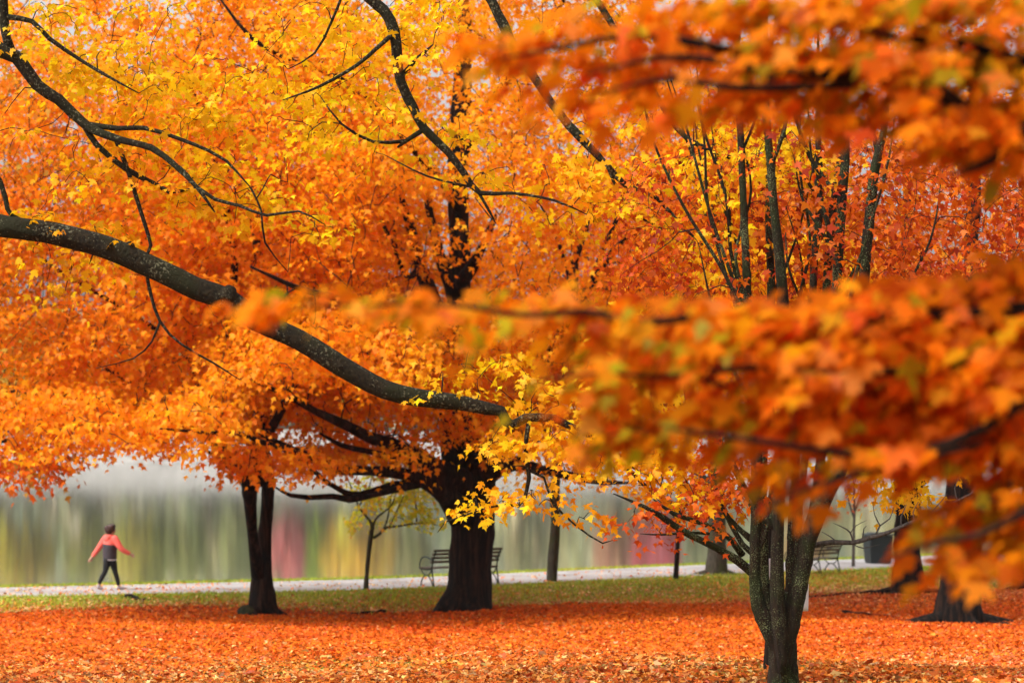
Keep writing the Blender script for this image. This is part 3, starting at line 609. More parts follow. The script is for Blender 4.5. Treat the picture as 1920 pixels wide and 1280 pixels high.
# ------------------------------------------------------------------ the limb tree (yellow leaves, in focus)
D = 24.0
yb = np.array([-7.0, 24.5, 0.]); yb[2] = gz(yb[0], yb[1])
trunkpts = np.array([[*(yb - [0, 0, .3]), .62], [yb[0], yb[1], yb[2] + .3, .46], [yb[0] + .05, yb[1], yb[2] + 1.5, .40], [yb[0] + .1, yb[1], yb[2] + 3.2, .38], [yb[0] + .3, yb[1], yb[2] + 5.5, .3], [yb[0] + .8, yb[1] - .2, yb[2] + 8, .2]])
lm = [trunkpts,
      limb([(-480, 300, 24.4, 34), (-300, 370, 24.3, 26), (-150, 405, 24.2, 23), (-60, 415, 24.1, 21), (20, 426, 24, 20), (100, 438, 24, 20), (200, 464, 24, 20), (300, 508, 24, 20), (370, 542, 24, 20), (425, 560, 24, 20), (480, 600, 24, 19), (560, 637, 24, 18), (640, 686, 24, 18), (720, 730, 24, 17), (790, 746, 24, 16), (860, 754, 24, 14), (915, 766, 24, 12), (940, 770, 24, 10), (948, 788, 24, 10), (962, 796, 24, 9), (985, 783, 24, 8), (1040, 784, 24, 7), (1065, 796, 24, 6), (1110, 818, 24, 5), (1150, 848, 24, 4), (1200, 885, 24, 3)]),
      limb([(-480, 120, 24.6, 26), (-200, 60, 24.3, 20), (-60, 70, 24, 16), (5, 96, 24, 14), (32, 108, 24, 13), (70, 160, 24, 11), (110, 187, 24, 10), (160, 234, 24, 9), (215, 259, 23.8, 7), (285, 278, 23.7, 6), (330, 312, 23.6, 5), (370, 352, 23.5, 4), (403, 398, 23.5, 3)]),
      limb([(4, -40, 24, 9), (6, 25, 24, 9), (12, 70, 24, 8), (22, 102, 24, 9)]),
      limb([(12, 32, 24, 6), (60, 40, 24, 5), (92, 72, 24, 4.5), (150, 112, 24, 3.5), (200, 142, 23.8, 3), (260, 175, 23.7, 2)]),
      limb([(162, 233, 24, 6), (220, 241, 23.9, 5), (270, 240, 23.8, 4.5), (330, 258, 23.7, 4), (390, 282, 23.6, 3.5), (425, 302, 23.6, 3), (470, 352, 23.5, 2)]),
      limb([(158, 234, 24, 6), (182, 272, 24, 5.5), (235, 316, 24, 5), (290, 345, 24, 4.5), (318, 360, 24, 4), (365, 353, 24, 2.5)]),
      limb([(218, 262, 24, 5), (240, 320, 24, 4.5), (262, 390, 24, 4), (283, 460, 24, 3.5), (275, 480, 24, 3), (278, 530, 24, 3.5), (300, 602, 24, 3), (340, 645, 24, 2.2), (400, 680, 24, 2), (450, 712, 24, 1.5)]),
      limb([(300, 604, 24, 2.4), (285, 640, 24, 1.8), (250, 672, 24, 1.4), (180, 690, 24, 1)]),
      limb([(370, 352, 23.5, 3.5), (403, 374, 23.5, 3.4), (450, 386, 23.5, 3), (500, 404, 23.4, 2.8), (560, 396, 23.4, 2.2), (610, 422, 23.4, 1.6)]),
      limb([(-60, 250, 24, 5), (0, 340, 24, 5), (14, 392, 24, 4.5), (22, 404, 24, 4), (60, 420, 24, 2)]),
      limb([(240, 476, 24, 15), (243, 458, 24, 11), (240, 452, 24, 6)]), limb([(425, 560, 23.95, 20), (432, 545, 23.95, 15), (436, 536, 23.95, 8)]), limb([(640, 690, 23.97, 17), (634, 676, 23.97, 13)]),
      limb([(470, 352, 23.5, 2), (490, 395, 23.5, 2), (497, 455, 23.6, 1.8), (540, 510, 23.7, 1.2)]),
      limb([(992, 788, 24, 4.5), (985, 840, 24, 4), (992, 895, 24, 4), (985, 930, 24, 3.6), (972, 948, 24, 3.2), (950, 945, 24, 2.2), (900, 955, 24, 2), (860, 970, 24, 1.8), (835, 978, 24, 1.4), (820, 998, 24, 1)]),
      limb([(990, 880, 24, 2.6), (1020, 895, 24, 2.4), (1035, 940, 24, 2.2), (1080, 985, 24, 2), (1130, 1018, 24, 1.6), (1150, 1012, 24, 1.2)]),
      limb([(1130, 830, 24, 4.5), (1170, 870, 24, 4), (1215, 915, 24.2, 3), (1260, 945, 24.4, 2)]),
      limb([(-480, 0, 24.6, 26), (0, -200, 24, 20), (400, -180, 24, 16), (600, -80, 24, 13), (688, -8, 24, 11), (720, 20, 24, 11), (740, 60, 24, 10.5), (745, 110, 24, 10), (752, 155, 24, 9.5), (775, 202, 24, 9), (795, 241, 24, 8.5), (840, 285, 24, 7.5), (870, 325, 24, 6.5), (900, 362, 24, 5), (960, 362, 23.9, 3), (1040, 376, 23.8, 2.4), (1100, 402, 23.8, 1.6)]),
      limb([(737, 64, 24, 5), (705, 92, 23.8, 4.2), (670, 122, 23.7, 3.6), (600, 162, 23.6, 3), (530, 188, 23.5, 2)]),
      limb([(795, 243, 24, 5), (760, 265, 24, 4.5), (745, 277, 24, 4)]), limb([(762, 264, 24, 4), (700, 266, 24, 3), (640, 232, 24, 2.2), (600, 180, 24, 1.5)]),
      limb([(752, 142, 24, 4.5), (785, 108, 24, 4), (812, 84, 24, 3)]), limb([(650, -30, 24, 3), (622, 40, 24, 2.6), (590, 100, 24, 2.2), (540, 130, 24, 1.5)]),
      limb([(898, 362, 24, 3), (930, 420, 24, 2), (890, 370, 24, 1.4)]), limb([(880, 350, 24, 2.5), (800, 330, 24, 2), (720, 290, 24, 1.5)]),
      limb([(720, -160, 24.6, 12), (880, -60, 24.4, 10), (960, 80, 24.3, 9), (1040, 202, 24.2, 8), (1066, 236, 24.2, 7.5), (1105, 277, 24.2, 7), (1140, 312, 24.2, 6), (1172, 347, 24.2, 5), (1232, 372, 24.2, 3.8), (1275, 420, 24.2, 3), (1320, 460, 24.2, 2)]),
      limb([(1140, 315, 24.2, 3.5), (1160, 360, 24.2, 3), (1190, 400, 24.3, 2.4), (1260, 440, 24.3, 1.6)]),
      limb([(880, -60, 24.4, 9), (1060, -60, 24.5, 7), (1180, 100, 24.4, 6), (1268, 240, 24.3, 5), (1310, 272, 24.3, 4.5), (1360, 292, 24.3, 4), (1420, 318, 24.3, 3), (1480, 345, 24.3, 2)])]
zs = [(zone([(90, 90), (330, 60), (520, 150), (540, 330), (700, 480), (640, 495), (520, 440), (360, 420), (260, 380), (130, 300)], 108, 24.5, .4), 1),
      (zone([(0, 0), (330, 0), (330, 130), (200, 200), (0, 260)], 30, 24.6, .4), 1),
      (zone([(0, 250), (220, 330), (260, 480), (100, 560), (0, 430)], 26, 24.6, .4), 1),
      (zone([(510, 0), (860, 0), (800, 210), (740, 260), (690, 330), (560, 280), (500, 150)], 74, 24.6, .4), 1),
      (zone([(700, 250), (1300, 200), (1330, 470), (1180, 480), (1000, 420), (820, 350)], 32, 24.7, .5), 1),
      (zone([(1000, 300), (1350, 300), (1440, 500), (1330, 540), (1180, 420)], 40, 24.0, .4), 1),
      (zone([(1310, 240), (1480, 235), (1580, 310), (1540, 350), (1420, 330), (1330, 290)], 34, 24.3, .4), 1),
      (zone([(800, 655), (960, 640), (1060, 720), (1000, 770), (820, 735)], 14, 24.2, .5), 1),
      (zone([(880, 800), (1060, 810), (1110, 900), (1020, 935), (890, 890)], 17, 24, .3), 1),
      (zone([(1010, 820), (1180, 790), (1300, 860), (1345, 945), (1280, 960), (1130, 900)], 62, 24, .35), 1),
      (zone([(850, 930), (1080, 930), (1150, 980), (1120, 1000), (1000, 955), (870, 975)], 12, 24, .25), 1)]
cen = np.vstack([z for z, _ in zs])
tree('maple_tree', 'yellow-leaved maple whose long mossy limb sweeps down from the left edge', yb, lm, cen, dict(n=23, L=.38, W=.32, H=.035, size=.062, droop=.55, face=.34, jit=.34), YELLOW, [1.6, 3, 3, 1.6],
     M_BARK_LIMB, M_TWIG, tmpl=T_FINE, r_tip=.0034, r_gain=.007, step=.14, sides=16, rough=.05, patch=1.3, seed=3, maxr=.012, wob=.2, contrast=1.1, vox=.018, leaf_skip=.2)

# red multi-stemmed tree on the right
dm = 22.5
mb, dm = G(1468, 1290)
ms = [limb([(1467, 1330, 36), (1467, 1280, 30), (1467, 1240, 28), (1468, 1200, 27), (1471, 1160, 22), (1472, 1110, 14)], dm),
      limb([(1486, 1300, 12), (1480, 1255, 17), (1467, 1222, 18), (1448, 1188, 18), (1430, 1155, 15), (1417, 1110, 12), (1410, 1060, 10), (1410, 1000, 9.5), (1414, 940, 10), (1415, 860, 10), (1410, 760, 9), (1400, 640, 8), (1392, 480, 7), (1385, 300, 6), (1380, 120, 5), (1384, -60, 4)], (dm, dm - .3)),
      limb([(1464, 1250, 6), (1456, 1195, 9), (1447, 1160, 9), (1440, 1130, 9), (1434, 1080, 9), (1434, 1000, 8), (1431, 930, 8), (1434, 840, 8), (1440, 700, 7), (1446, 560, 7), (1440, 420, 7), (1444, 300, 7), (1434, 180, 5), (1430, 0, 4)], (dm + .15, dm + .8)),
      limb([(1467, 1262, 7), (1467, 1215, 13), (1463, 1178, 15), (1458, 1130, 14), (1457, 1060, 12.5), (1458, 1000, 11.5), (1461, 940, 11), (1466, 840, 10), (1478, 700, 9), (1464, 500, 10), (1452, 400, 9), (1447, 310, 8), (1440, 160, 6), (1446, -20, 5)], (dm - .15, dm - .4)),
      limb([(1478, 1150, 9), (1480, 1080, 7), (1483, 1000, 7), (1488, 920, 7), (1500, 800, 7), (1520, 620, 7), (1530, 480, 7), (1540, 380, 7), (1536, 240, 6), (1534, 60, 4)], (dm + .2, dm + .6)),
      limb([(1482, 1150, 9), (1489, 1080, 8), (1496, 1000, 7), (1500, 930, 7), (1520, 780, 7), (1544, 600, 7), (1558, 420, 7), (1574, 300, 6), (1590, 120, 4)], (dm + .3, dm + 1)),
      limb([(1472, 1285, 8), (1472, 1230, 14), (1478, 1190, 17), (1489, 1140, 17), (1502, 1080, 16), (1514, 1020, 15), (1528, 970, 15), (1545, 930, 13), (1562, 895, 12), (1580, 850, 11), (1600, 740, 10), (1616, 600, 10), (1624, 490, 10), (1634, 400, 10), (1646, 310, 9), (1660, 250, 6), (1680, 120, 4)], (dm - .1, dm - .3)),
      limb([(1526, 975, 11), (1531, 930, 10), (1537, 880, 9), (1548, 760, 8), (1564, 620, 9), (1572, 480, 9), (1580, 380, 9), (1586, 280, 7), (1580, 150, 5)], (dm, dm + .2)),
      limb([(1648, 300, 6), (1640, 260, 5), (1622, 200, 4)], dm),
      limb([(1418, 1080, 9), (1385, 1052, 8), (1345, 1028, 7), (1300, 1005, 6), (1265, 985, 6), (1235, 965, 5), (1210, 950, 4), (1150, 925, 2.5)], (dm, dm - .5)),
      limb([(1392, 1040, 7), (1372, 1012, 6), (1340, 990, 5), (1300, 975, 4.5), (1262, 962, 4), (1225, 935, 3)], (dm, dm - .3)),
      limb([(1408, 1035, 6), (1392, 1020, 5.5), (1372, 985, 5), (1352, 950, 4), (1325, 920, 3)], (dm, dm + .2)),
      limb([(1408, 1010, 7), (1390, 995, 5), (1368, 972, 4), (1350, 940, 3), (1340, 890, 2.5), (1350, 830, 2)], (dm, dm + .4)),
      limb([(1330, 1000, 3), (1290, 998, 2.4), (1240, 1002, 2), (1200, 1000, 1.5)], (dm, dm - .2))]
for l in [m for m in ms[1:8]]:
    for k in range(4):                                            # side shoots that fork upward off each stem
        j = rng.integers(len(l) * 2 // 5, len(l) - 2); p = l[j, :3]; side = rng.choice([-1, 1]); L = rng.uniform(.5, 1.2); a = rng.uniform(.3, .75)
        ms.append(np.array([[*p, l[j, 3] * .5], [p[0] + side * L * .35 * a, p[1] + rng.normal(0, .08), p[2] + L * .35, l[j, 3] * .42], [p[0] + side * L * .62 * a + rng.normal(0, .03), p[1] + rng.normal(0, .15), p[2] + L * .75, l[j, 3] * .3], [p[0] + side * L * .8 * a, p[1] + rng.normal(0, .2), p[2] + L * 1.25, .005]]))
for k in range(13):                                              # thin whips rising at the left of the fan
    x0 = rng.uniform(1380, 1640); y0 = rng.uniform(560, 860); sp = rng.normal(0, 70) + (x0 - 1470) * .35
    if k < 7: x0 = rng.uniform(1400, 1430); sp = rng.uniform(-240, -70); y0 = rng.uniform(640, 800)
    dd = dm + rng.normal(.5, .6)
    ms.append(limb([(x0, y0, 4), (x0 + sp * .3 + rng.normal(0, 9), y0 - 150, 3.4), (x0 + sp * .5 + rng.normal(0, 14), y0 - 280, 2.8), (x0 + sp * .8 + rng.normal(0, 14), y0 - 410, 2.2), (x0 + sp, y0 - 540, 1.5)], dd))
cen = np.vstack([zone([(1130, 400), (1220, 300), (1400, 260), (1750, 240), (1960, 280), (1960, 560), (1760, 600), (1560, 600), (1360, 610), (1180, 600)], 600, dm + 1.7, 1.4),
                 zone([(1160, 955), (1300, 950), (1380, 870), (1400, 830), (1370, 930), (1330, 985), (1250, 1005), (1150, 1000)], 26, dm, .25),
                 zone([(1290, 830), (1410, 810), (1410, 930), (1340, 940)], 30, dm + .4, .4)])
for l in ms[1:]:
    if len(l) > 8: l[6:, 0] += np.cumsum(rng.normal(0, .010, len(l) - 6)); l[6:, 3] *= rng.uniform(.9, 1.12, len(l) - 6)
mt = tree('multi_stemmed_tree', 'lichen-spotted multi-stemmed tree fanning up from one base at lower right', mb, ms, cen, dict(n=15, L=.40, W=.32, H=.08, size=.058, droop=.5, face=.42), RED, [2.6, 3, 2.4, 1.4, 1.2],
          M_BARK_LICHEN, M_TWIG, tmpl=T_STAR, r_tip=.0026, r_gain=.006, step=.12, sides=16, rough=.06, patch=.9, seed=9, maxr=.011, wob=.16, vox=.011)
# its bare grey side branch
bb = [cat_smooth(limb([(1525, 1022, 5), (1560, 1016, 5), (1600, 1017, 4.6), (1630, 1008, 4.2), (1665, 998, 3.8), (1700, 982, 3), (1735, 968, 2.4), (1780, 945, 1.8), (1815, 928, 1.4), (1845, 912, 1)], dm), .08)]
for pts in ([(1642, 1004, 2), (1650, 985, 1.6), (1668, 972, 1.2), (1676, 950, 1)], [(1650, 985, 1.4), (1640, 965, 1), (1636, 940, .8)], [(1690, 988, 2), (1690, 968, 1.4), (1700, 945, 1)], [(1715, 977, 1.6), (1712, 960, 1.1), (1722, 940, .8)], [(1740, 965, 1.5), (1760, 945, 1.1), (1776, 925, .8)], [(1795, 938, 1.2), (1790, 915, .9), (1798, 895, .7)],
            [(1600, 1017, 2), (1594, 998, 1.5), (1580, 988, 1.1), (1562, 980, .8)], [(1594, 1000, 1.2), (1605, 985, 1), (1625, 975, .7)], [(1617, 1013, 1.5), (1620, 990, 1), (1625, 985, .8)], [(1600, 1020, 1.2), (1618, 1027, 1), (1650, 1020, .7)], [(1570, 1016, 1.4), (1556, 1005, 1), (1540, 996, .8)], [(1820, 926, 1), (1832, 905, .8), (1830, 890, .6)]):
    bb.append(cat_smooth(limb(pts, dm), .05))
o = tube_obj('bare_branch', [(l[:, :3], l[:, 3], 7, .06) for l in bb], M_TWIG_GREY, mt, mb)

# young yellow maple standing right behind it
vb, dv = G(1442, 1256)
vl = [limb([(1443, 1275, 13), (1442, 1250, 11), (1446, 1180, 9), (1444, 1080, 8), (1446, 960, 8), (1470, 800, 8), (1500, 680, 7), (1530, 560, 6), (1552, 480, 4), (1560, 440, 2)], dv),
      limb([(1490, 710, 5), (1420, 640, 4), (1370, 590, 3), (1330, 530, 2)], dv), limb([(1500, 690, 5), (1600, 660, 4), (1720, 650, 4), (1850, 660, 3)], dv), limb([(1520, 600, 4), (1440, 560, 3), (1390, 500, 2)], dv), limb([(1475, 780, 5), (1600, 760, 4), (1740, 740, 3)], dv), limb([(1470, 800, 5), (1340, 760, 4), (1200, 760, 3)], dv)]
cen = np.vstack([zone([(1500, 450), (1570, 430), (1625, 540), (1600, 600), (1480, 580), (1490, 520)], 40, dv, .35), zone([(1330, 520), (1460, 550), (1640, 560), (1620, 640), (1350, 640)], 50, dv, .5),
                 zone([(1340, 440), (1440, 480), (1430, 540), (1300, 470)], 20, dv, .3), zone([(1100, 580), (1940, 600), (1940, 850), (1500, 880), (1100, 800)], 150, dv, .8), zone([(1560, 840), (1730, 850), (1740, 950), (1600, 920)], 22, dv + .5, .4)])
tree('maple_tree', 'young yellow maple growing close behind the multi-stemmed tree', vb, vl, cen, dict(n=15, L=.40, W=.34, H=.04, size=.085, droop=.5, face=.34, jit=.34), [(.82, .30, .010), (.87, .46, .010), (.88, .55, .012)], [1, 3, 2.5],
     M_BARK_DARK, tmpl=T_FINE, r_tip=.003, r_gain=.006, step=.15, sides=10, patch=1.1, maxr=.012)

# ------------------------------------------------------------------ near branches, out of focus on the right
fb = np.array([5.5, 8.3, 0.]); fb[2] = gz(fb[0], fb[1])
DF = 6.6
fl = [np.array([[*(fb - [0, 0, .2]), .34], [fb[0], fb[1], fb[2] + .4, .25], [fb[0], fb[1], fb[2] + 1.5, .22], [fb[0] - .05, fb[1], fb[2] + 3, .19], [fb[0] - .2, fb[1], fb[2] + 5, .12]]),
      limb([(3900, 500, 8.14, 60.0), (2900, 320, 8.02, 30.0), (2200, 240, 7.31, 22.5), (1920, 216, 7.19, 17.5), (1820, 208, 7.19, 15.0), (1730, 150, 7.19, 13.8), (1640, 124, 7.19, 13.8), (1500, 114, 7.19, 12.5), (1400, 104, 7.19, 11.2), (1300, 80, 7.08, 8.8), (1180, 68, 7.08, 6.2), (1050, 90, 6.96, 5.0), (940, 110, 6.96, 3.8)]),
      limb([(1720, 150, 7.19, 10.0), (1560, 142, 7.08, 10.0), (1430, 130, 7.08, 8.8), (1330, 112, 6.96, 7.5), (1230, 110, 6.96, 5.0), (1100, 140, 6.84, 3.8)]), limb([(1600, 160, 7.08, 7.5), (1400, 166, 6.96, 7.5), (1330, 158, 6.96, 6.2), (1240, 150, 6.96, 5.0), (1140, 170, 6.84, 3.8)]),
      limb([(1470, 128, 7.08, 6.2), (1445, 150, 7.08, 5.0), (1430, 155, 7.08, 3.8)]), limb([(2200, 240, 7.31, 15.0), (1960, 130, 7.19, 11.2), (1880, 105, 7.19, 10.0), (1780, 78, 7.19, 8.8), (1690, 72, 7.19, 6.2), (1560, 40, 7.08, 5.0)]),
      limb([(2200, 240, 7.31, 17.5), (1950, 230, 6.96, 11.2), (1860, 300, 6.96, 8.8), (1780, 330, 6.96, 5.0)]),
      limb([(3900, 800, 8.14, 60.0), (2900, 640, 7.31, 37.5), (2200, 580, 7.19, 20.0), (1950, 578, 7.08, 15.0), (1860, 588, 7.08, 13.8), (1760, 590, 7.08, 11.2), (1660, 592, 7.08, 12.5), (1560, 600, 7.08, 11.2), (1450, 604, 7.08, 10.0), (1320, 596, 6.96, 7.5), (1200, 604, 6.96, 7.5), (1100, 585, 6.96, 6.2), (980, 590, 6.84, 5.0), (850, 572, 6.84, 3.8), (700, 570, 6.84, 3.1), (540, 578, 6.84, 2.5)]),
      limb([(2200, 580, 7.19, 15.0), (2000, 680, 7.08, 13.8), (1900, 690, 7.08, 12.5), (1800, 690, 7.08, 11.2), (1700, 694, 6.96, 8.8), (1560, 700, 6.96, 6.2), (1400, 690, 6.84, 6.2), (1250, 706, 6.84, 5.0), (1100, 700, 6.72, 3.8), (950, 730, 6.72, 3.1)]),
      limb([(2000, 690, 7.08, 11.2), (1850, 800, 6.84, 10.0), (1700, 850, 6.84, 7.5), (1560, 846, 6.72, 6.2), (1380, 820, 6.72, 5.0), (1240, 800, 6.72, 3.8)]),
      limb([(2300, 700, 7.08, 15.0), (2050, 900, 6.72, 11.2), (1920, 960, 6.60, 8.8), (1840, 1000, 6.60, 6.2), (1740, 1020, 6.60, 5.0), (1660, 1050, 6.60, 3.8)]),
      limb([(1360, 722, 6.84, 5.0), (1310, 708, 6.84, 5.0), (1240, 704, 6.84, 3.8)]), limb([(1840, 830, 6.84, 6.2), (1560, 900, 6.72, 5.0), (1430, 950, 6.72, 3.1)])]
def layer(pts, per, sd, d):
    q = cat_smooth(np.array([[x, y, 0, 1] for x, y in pts], float), 6)[:, :2]
    n = int(len(q) * 6 / 100 * per); w = np.linspace(.35, 1.2, len(q)) ** 1.2; k = rng.choice(len(q), n, p=w / w.sum())
    c = q[k] - [0, 24] + rng.normal(0, 1, (n, 2)) * [12, sd]
    return P(c[:, 0], c[:, 1], d + rng.normal(0, .22, n))
cen = np.vstack([layer([(850, 105), (1000, 85), (1200, 55), (1500, 35), (1980, 30)], 8.5, 20, 7.26),
                 layer([(900, 150), (1050, 150), (1250, 140), (1500, 130), (1980, 140)], 8.5, 20, 7.26),
                 layer([(1000, 200), (1100, 196), (1300, 205), (1500, 200), (1700, 222), (1980, 258)], 8.5, 16, 7.26),
                 layer([(1600, 262), (1700, 262), (1850, 308), (1980, 355)], 7.5, 14, 7.26),
                 layer([(490, 602), (700, 585), (900, 590), (1150, 605), (1400, 605), (1650, 592), (1800, 560), (1980, 520)], 7.5, 10, 7.26),
                 layer([(800, 665), (950, 650), (1150, 652), (1400, 655), (1700, 645), (1980, 615)], 7.5, 15, 7.26),
                 layer([(1000, 745), (1100, 740), (1250, 715), (1500, 705), (1980, 680)], 8.5, 17, 7.26),
                 layer([(1110, 848), (1250, 822), (1450, 790), (1700, 765), (1980, 740)], 11.3, 19, 7.26),
                 layer([(1350, 865), (1500, 848), (1700, 828), (1980, 805)], 10.3, 18, 7.26),
                 layer([(1420, 955), (1480, 908), (1560, 880), (1750, 868), (1980, 845)], 8.5, 14, 7.26),
                 layer([(1690, 1064), (1735, 1036), (1805, 1004), (1980, 968)], 7.5, 8, 7.26),
                 layer([(1755, 1090), (1810, 1075), (1880, 1045), (1980, 1028)], 8.5, 8, 7.26),
                 layer([(1980, 40), (2300, 10), (2750, -60)], 7.8, 26, 7.26),
                 layer([(1980, 150), (2300, 190), (2750, 250)], 9.0, 26, 7.26),
                 layer([(1980, 280), (2300, 330), (2750, 380)], 6.7, 26, 7.26),
                 layer([(1980, 525), (2300, 560), (2750, 620)], 7.8, 26, 7.26),
                 layer([(1980, 640), (2300, 650), (2750, 690)], 9.0, 26, 7.26),
                 layer([(1980, 760), (2300, 780), (2750, 790)], 9.0, 26, 7.26),
                 layer([(1980, 860), (2300, 900), (2750, 940)], 7.8, 26, 7.26),
                 layer([(1980, 1000), (2300, 960), (2750, 930)], 6.7, 26, 7.26),
                 np.stack([rng.uniform(-3.6, 6.5, 1500), rng.uniform(4.0, 10.5, 1500), rng.uniform(5.75, 7.6, 1500)], 1)])  # unseen upper crown, added and widened leftward to shade the near sprays
tree('maple_tree', 'near maple branches with soft blurred orange and green leaves at right', fb, fl, cen, dict(n=7, L=.14, W=.14, H=.010, size=.059, droop=.3, face=.17, tipdir=(-.85, -.1, -.5), jit=.24),
     [(.74, .105, .004), (.78, .175, .004), (.80, .235, .004), (.72, .30, .005), (.42, .32, .008), (.78, .11, .005)], [2.2, 3.4, 3, 2, 3.2, 1.2], M_BARK_DARK, tmpl=T_FINE, r_tip=.0016, r_gain=.006, step=.05, sides=10, patch=2.2, seed=1.5, maxr=.005, contrast=.7)

# ------------------------------------------------------------------ benches
M_IRON = plain('dark_green_iron', (.012, .02, .014), .45, .3, .2)
M_SLAT = plain('weathered_slat', (.10, .065, .04), .55, 0, .35, 9)
def bench(loc, rz, scale, label):
    root = empty('park_bench', loc, label, 'bench', 'iron and wood benches along the path')
    root.rotation_euler = (0, 0, rz); root.scale = (scale,) * 3
    # x along the bench, -y to the front
    side = []
    def q(pts, r): side.append((cat_smooth(np.array([[0, y, z, r] for y, z in pts]), .03), r))
    q([(.10, 0), (.06, .2), (.02, .42), (.04, .55), (.10, .72), (.20, .88)], .018)        # back upright
    q([(-.44, 0), (-.41, .12), (-.33, .23), (-.22, .28), (-.10, .23), (0, .12), (.06, .0)], .016)  # arched legs
    q([(-.30, .27), (-.38, .34), (-.46, .44)], .015); q([(-.14, .27), (-.05, .33), (.02, .42)], .015)
    q([(-.50, .43), (-.25, .405), (.02, .42)], .016)
    q([(-.48, .44), (-.49, .54), (-.43, .66), (-.30, .715), (-.14, .70), (-.02, .655), (.06, .645)], .018)     # armrest loop
    mids = side[:5]
    for x, its in ((-1.0, side), (1.0, side), (0.0, mids)):
        tube_obj('iron_frame', [(l[:, :3] + [x, 0, 0], l[:, 3], 7, 0) for l, r in its], M_IRON, root)
    bm = bmesh.new()
    for k in range(6): box_bm(bm, (0, -.43 + k * .082, .447 - .012 * math.sin(k / 5 * 3.1)), (2.12, .062, .03), 0, .006)
    bm_obj('seat', bm, M_SLAT, root)
    bm = bmesh.new()
    for y, z in ((.055, .60), (.095, .70), (.14, .79), (.19, .875)): box_bm(bm, (0, y - .02, z), (2.12, .028, .062), 0, .006, -.42)
    bm_obj('backrest', bm, M_SLAT, root)
    return root
p1, dd = G(812, 1100)
ang = math.radians(38)
bench((p1[0] + math.cos(ang) * .95, p1[1] + math.sin(ang) * .95 + .1, gz(p1[0] + .8, p1[1] + .8) + .01), ang + math.pi, 1.0, 'slatted park bench half hidden behind the massive maple trunk')
p2, dd = G(1571, 1074)
a2 = math.radians(50)
bench((p2[0] - math.cos(a2) * .95, p2[1] - math.sin(a2) * .95, gz(p2[0] - .7, p2[1] - .7) + .01), a2 + math.pi, .92, 'slatted park bench on the grass right of the multi-stemmed tree')

# litter bin
pb, db = G(1646, 1056)
bn = empty('litter_bin', pb, 'dark green square litter bin beside the path at right', 'litter bin')
M_BIN = plain('dark_bin', (.016, .022, .024), .5, .1, .2)
w = 46 * db / F
bm = bmesh.new(); r = bmesh.ops.create_cone(bm, cap_ends=True, segments=4, radius1=w * .60, radius2=w * .70, depth=.78)
bmesh.ops.rotate(bm, verts=bm.verts, cent=(0, 0, 0), matrix=__import__('mathutils').Matrix.Rotation(math.pi / 4 + .2, 3, 'Z')); bmesh.ops.translate(bm, verts=bm.verts, vec=(0, 0, .42))
bmesh.ops.bevel(bm, geom=list(bm.edges), offset=.02, segments=2, affect='EDGES'); bm_obj('body', bm, M_BIN, bn)
bm = bmesh.new(); box_bm(bm, (0, 0, .845), (w * 1.04, w * 1.04, .05), .2, .015); box_bm(bm, (0, 0, .885), (w * .7, w * .7, .03), .2, .01); bm_obj('rim', bm, plain('bin_rim', (.035, .045, .05), .45, .1, .2), bn)
bm = bmesh.new(); box_bm(bm, (0, 0, .015), (w * .8, w * .8, .03), .2, .005); bm_obj('base', bm, M_BIN, bn)

# paper sheets fixed among the stems
M_PAPER = plain('white_paper', (.74, .68, .72), .8, 0, .03, 6)
def sheet(px, py, wpx, hpx, d, tilt, label):
    c = P(px, py, d); w, h = wpx * d / F, hpx * d / F
    n = 7; g = np.linspace(-.5, .5, n); X, Z = np.meshgrid(g, g); Y = .10 * w * (X * 2) ** 2 + .03 * w * np.sin(Z * 4)
    V = np.stack([X * w * math.cos(tilt) + Z * h * .03, Y + X * w * math.sin(tilt), Z * h], -1).reshape(-1, 3)
    V2 = V + [0, .0015, 0]; m = n * n
    q = [(i * n + j, i * n + j + 1, (i + 1) * n + j + 1, (i + 1) * n + j) for i in range(n - 1) for j in range(n - 1)]
    q2 = [(d_ + m, c_ + m, b_ + m, a_ + m) for a_, b_, c_, d_ in q]
    e = [i for i in range(n - 1)]; rim = [(i + 1, i, i + m, i + 1 + m) for i in range(n - 1)] + [((n - 1) * n + i, (n - 1) * n + i + 1, (n - 1) * n + i + 1 + m, (n - 1) * n + i + m) for i in range(n - 1)]
    rim += [(i * n, (i + 1) * n, (i + 1) * n + m, i * n + m) for i in range(n - 1)] + [((i + 1) * n + n - 1, i * n + n - 1, i * n + n - 1 + m, (i + 1) * n + n - 1 + m) for i in range(n - 1)]
    Q = np.array(q + q2 + rim)
    o = mesh_obj('paper_sheet', build_mesh('paper_sheet', np.vstack([V, V2]), Q.ravel(), np.full(len(Q), 4)), M_PAPER, None, False)
    o.location = c; return tag(o, label, 'paper', 'white paper sheets among the stems')
sheet(1434, 1066, 27, 39, dm + .56, .1, 'higher white paper sheet between the left stems of the multi-stemmed tree')
sheet(1498, 1120, 38, 50, dm + .25, .15, 'lower white paper sheet behind the right-leaning stem')

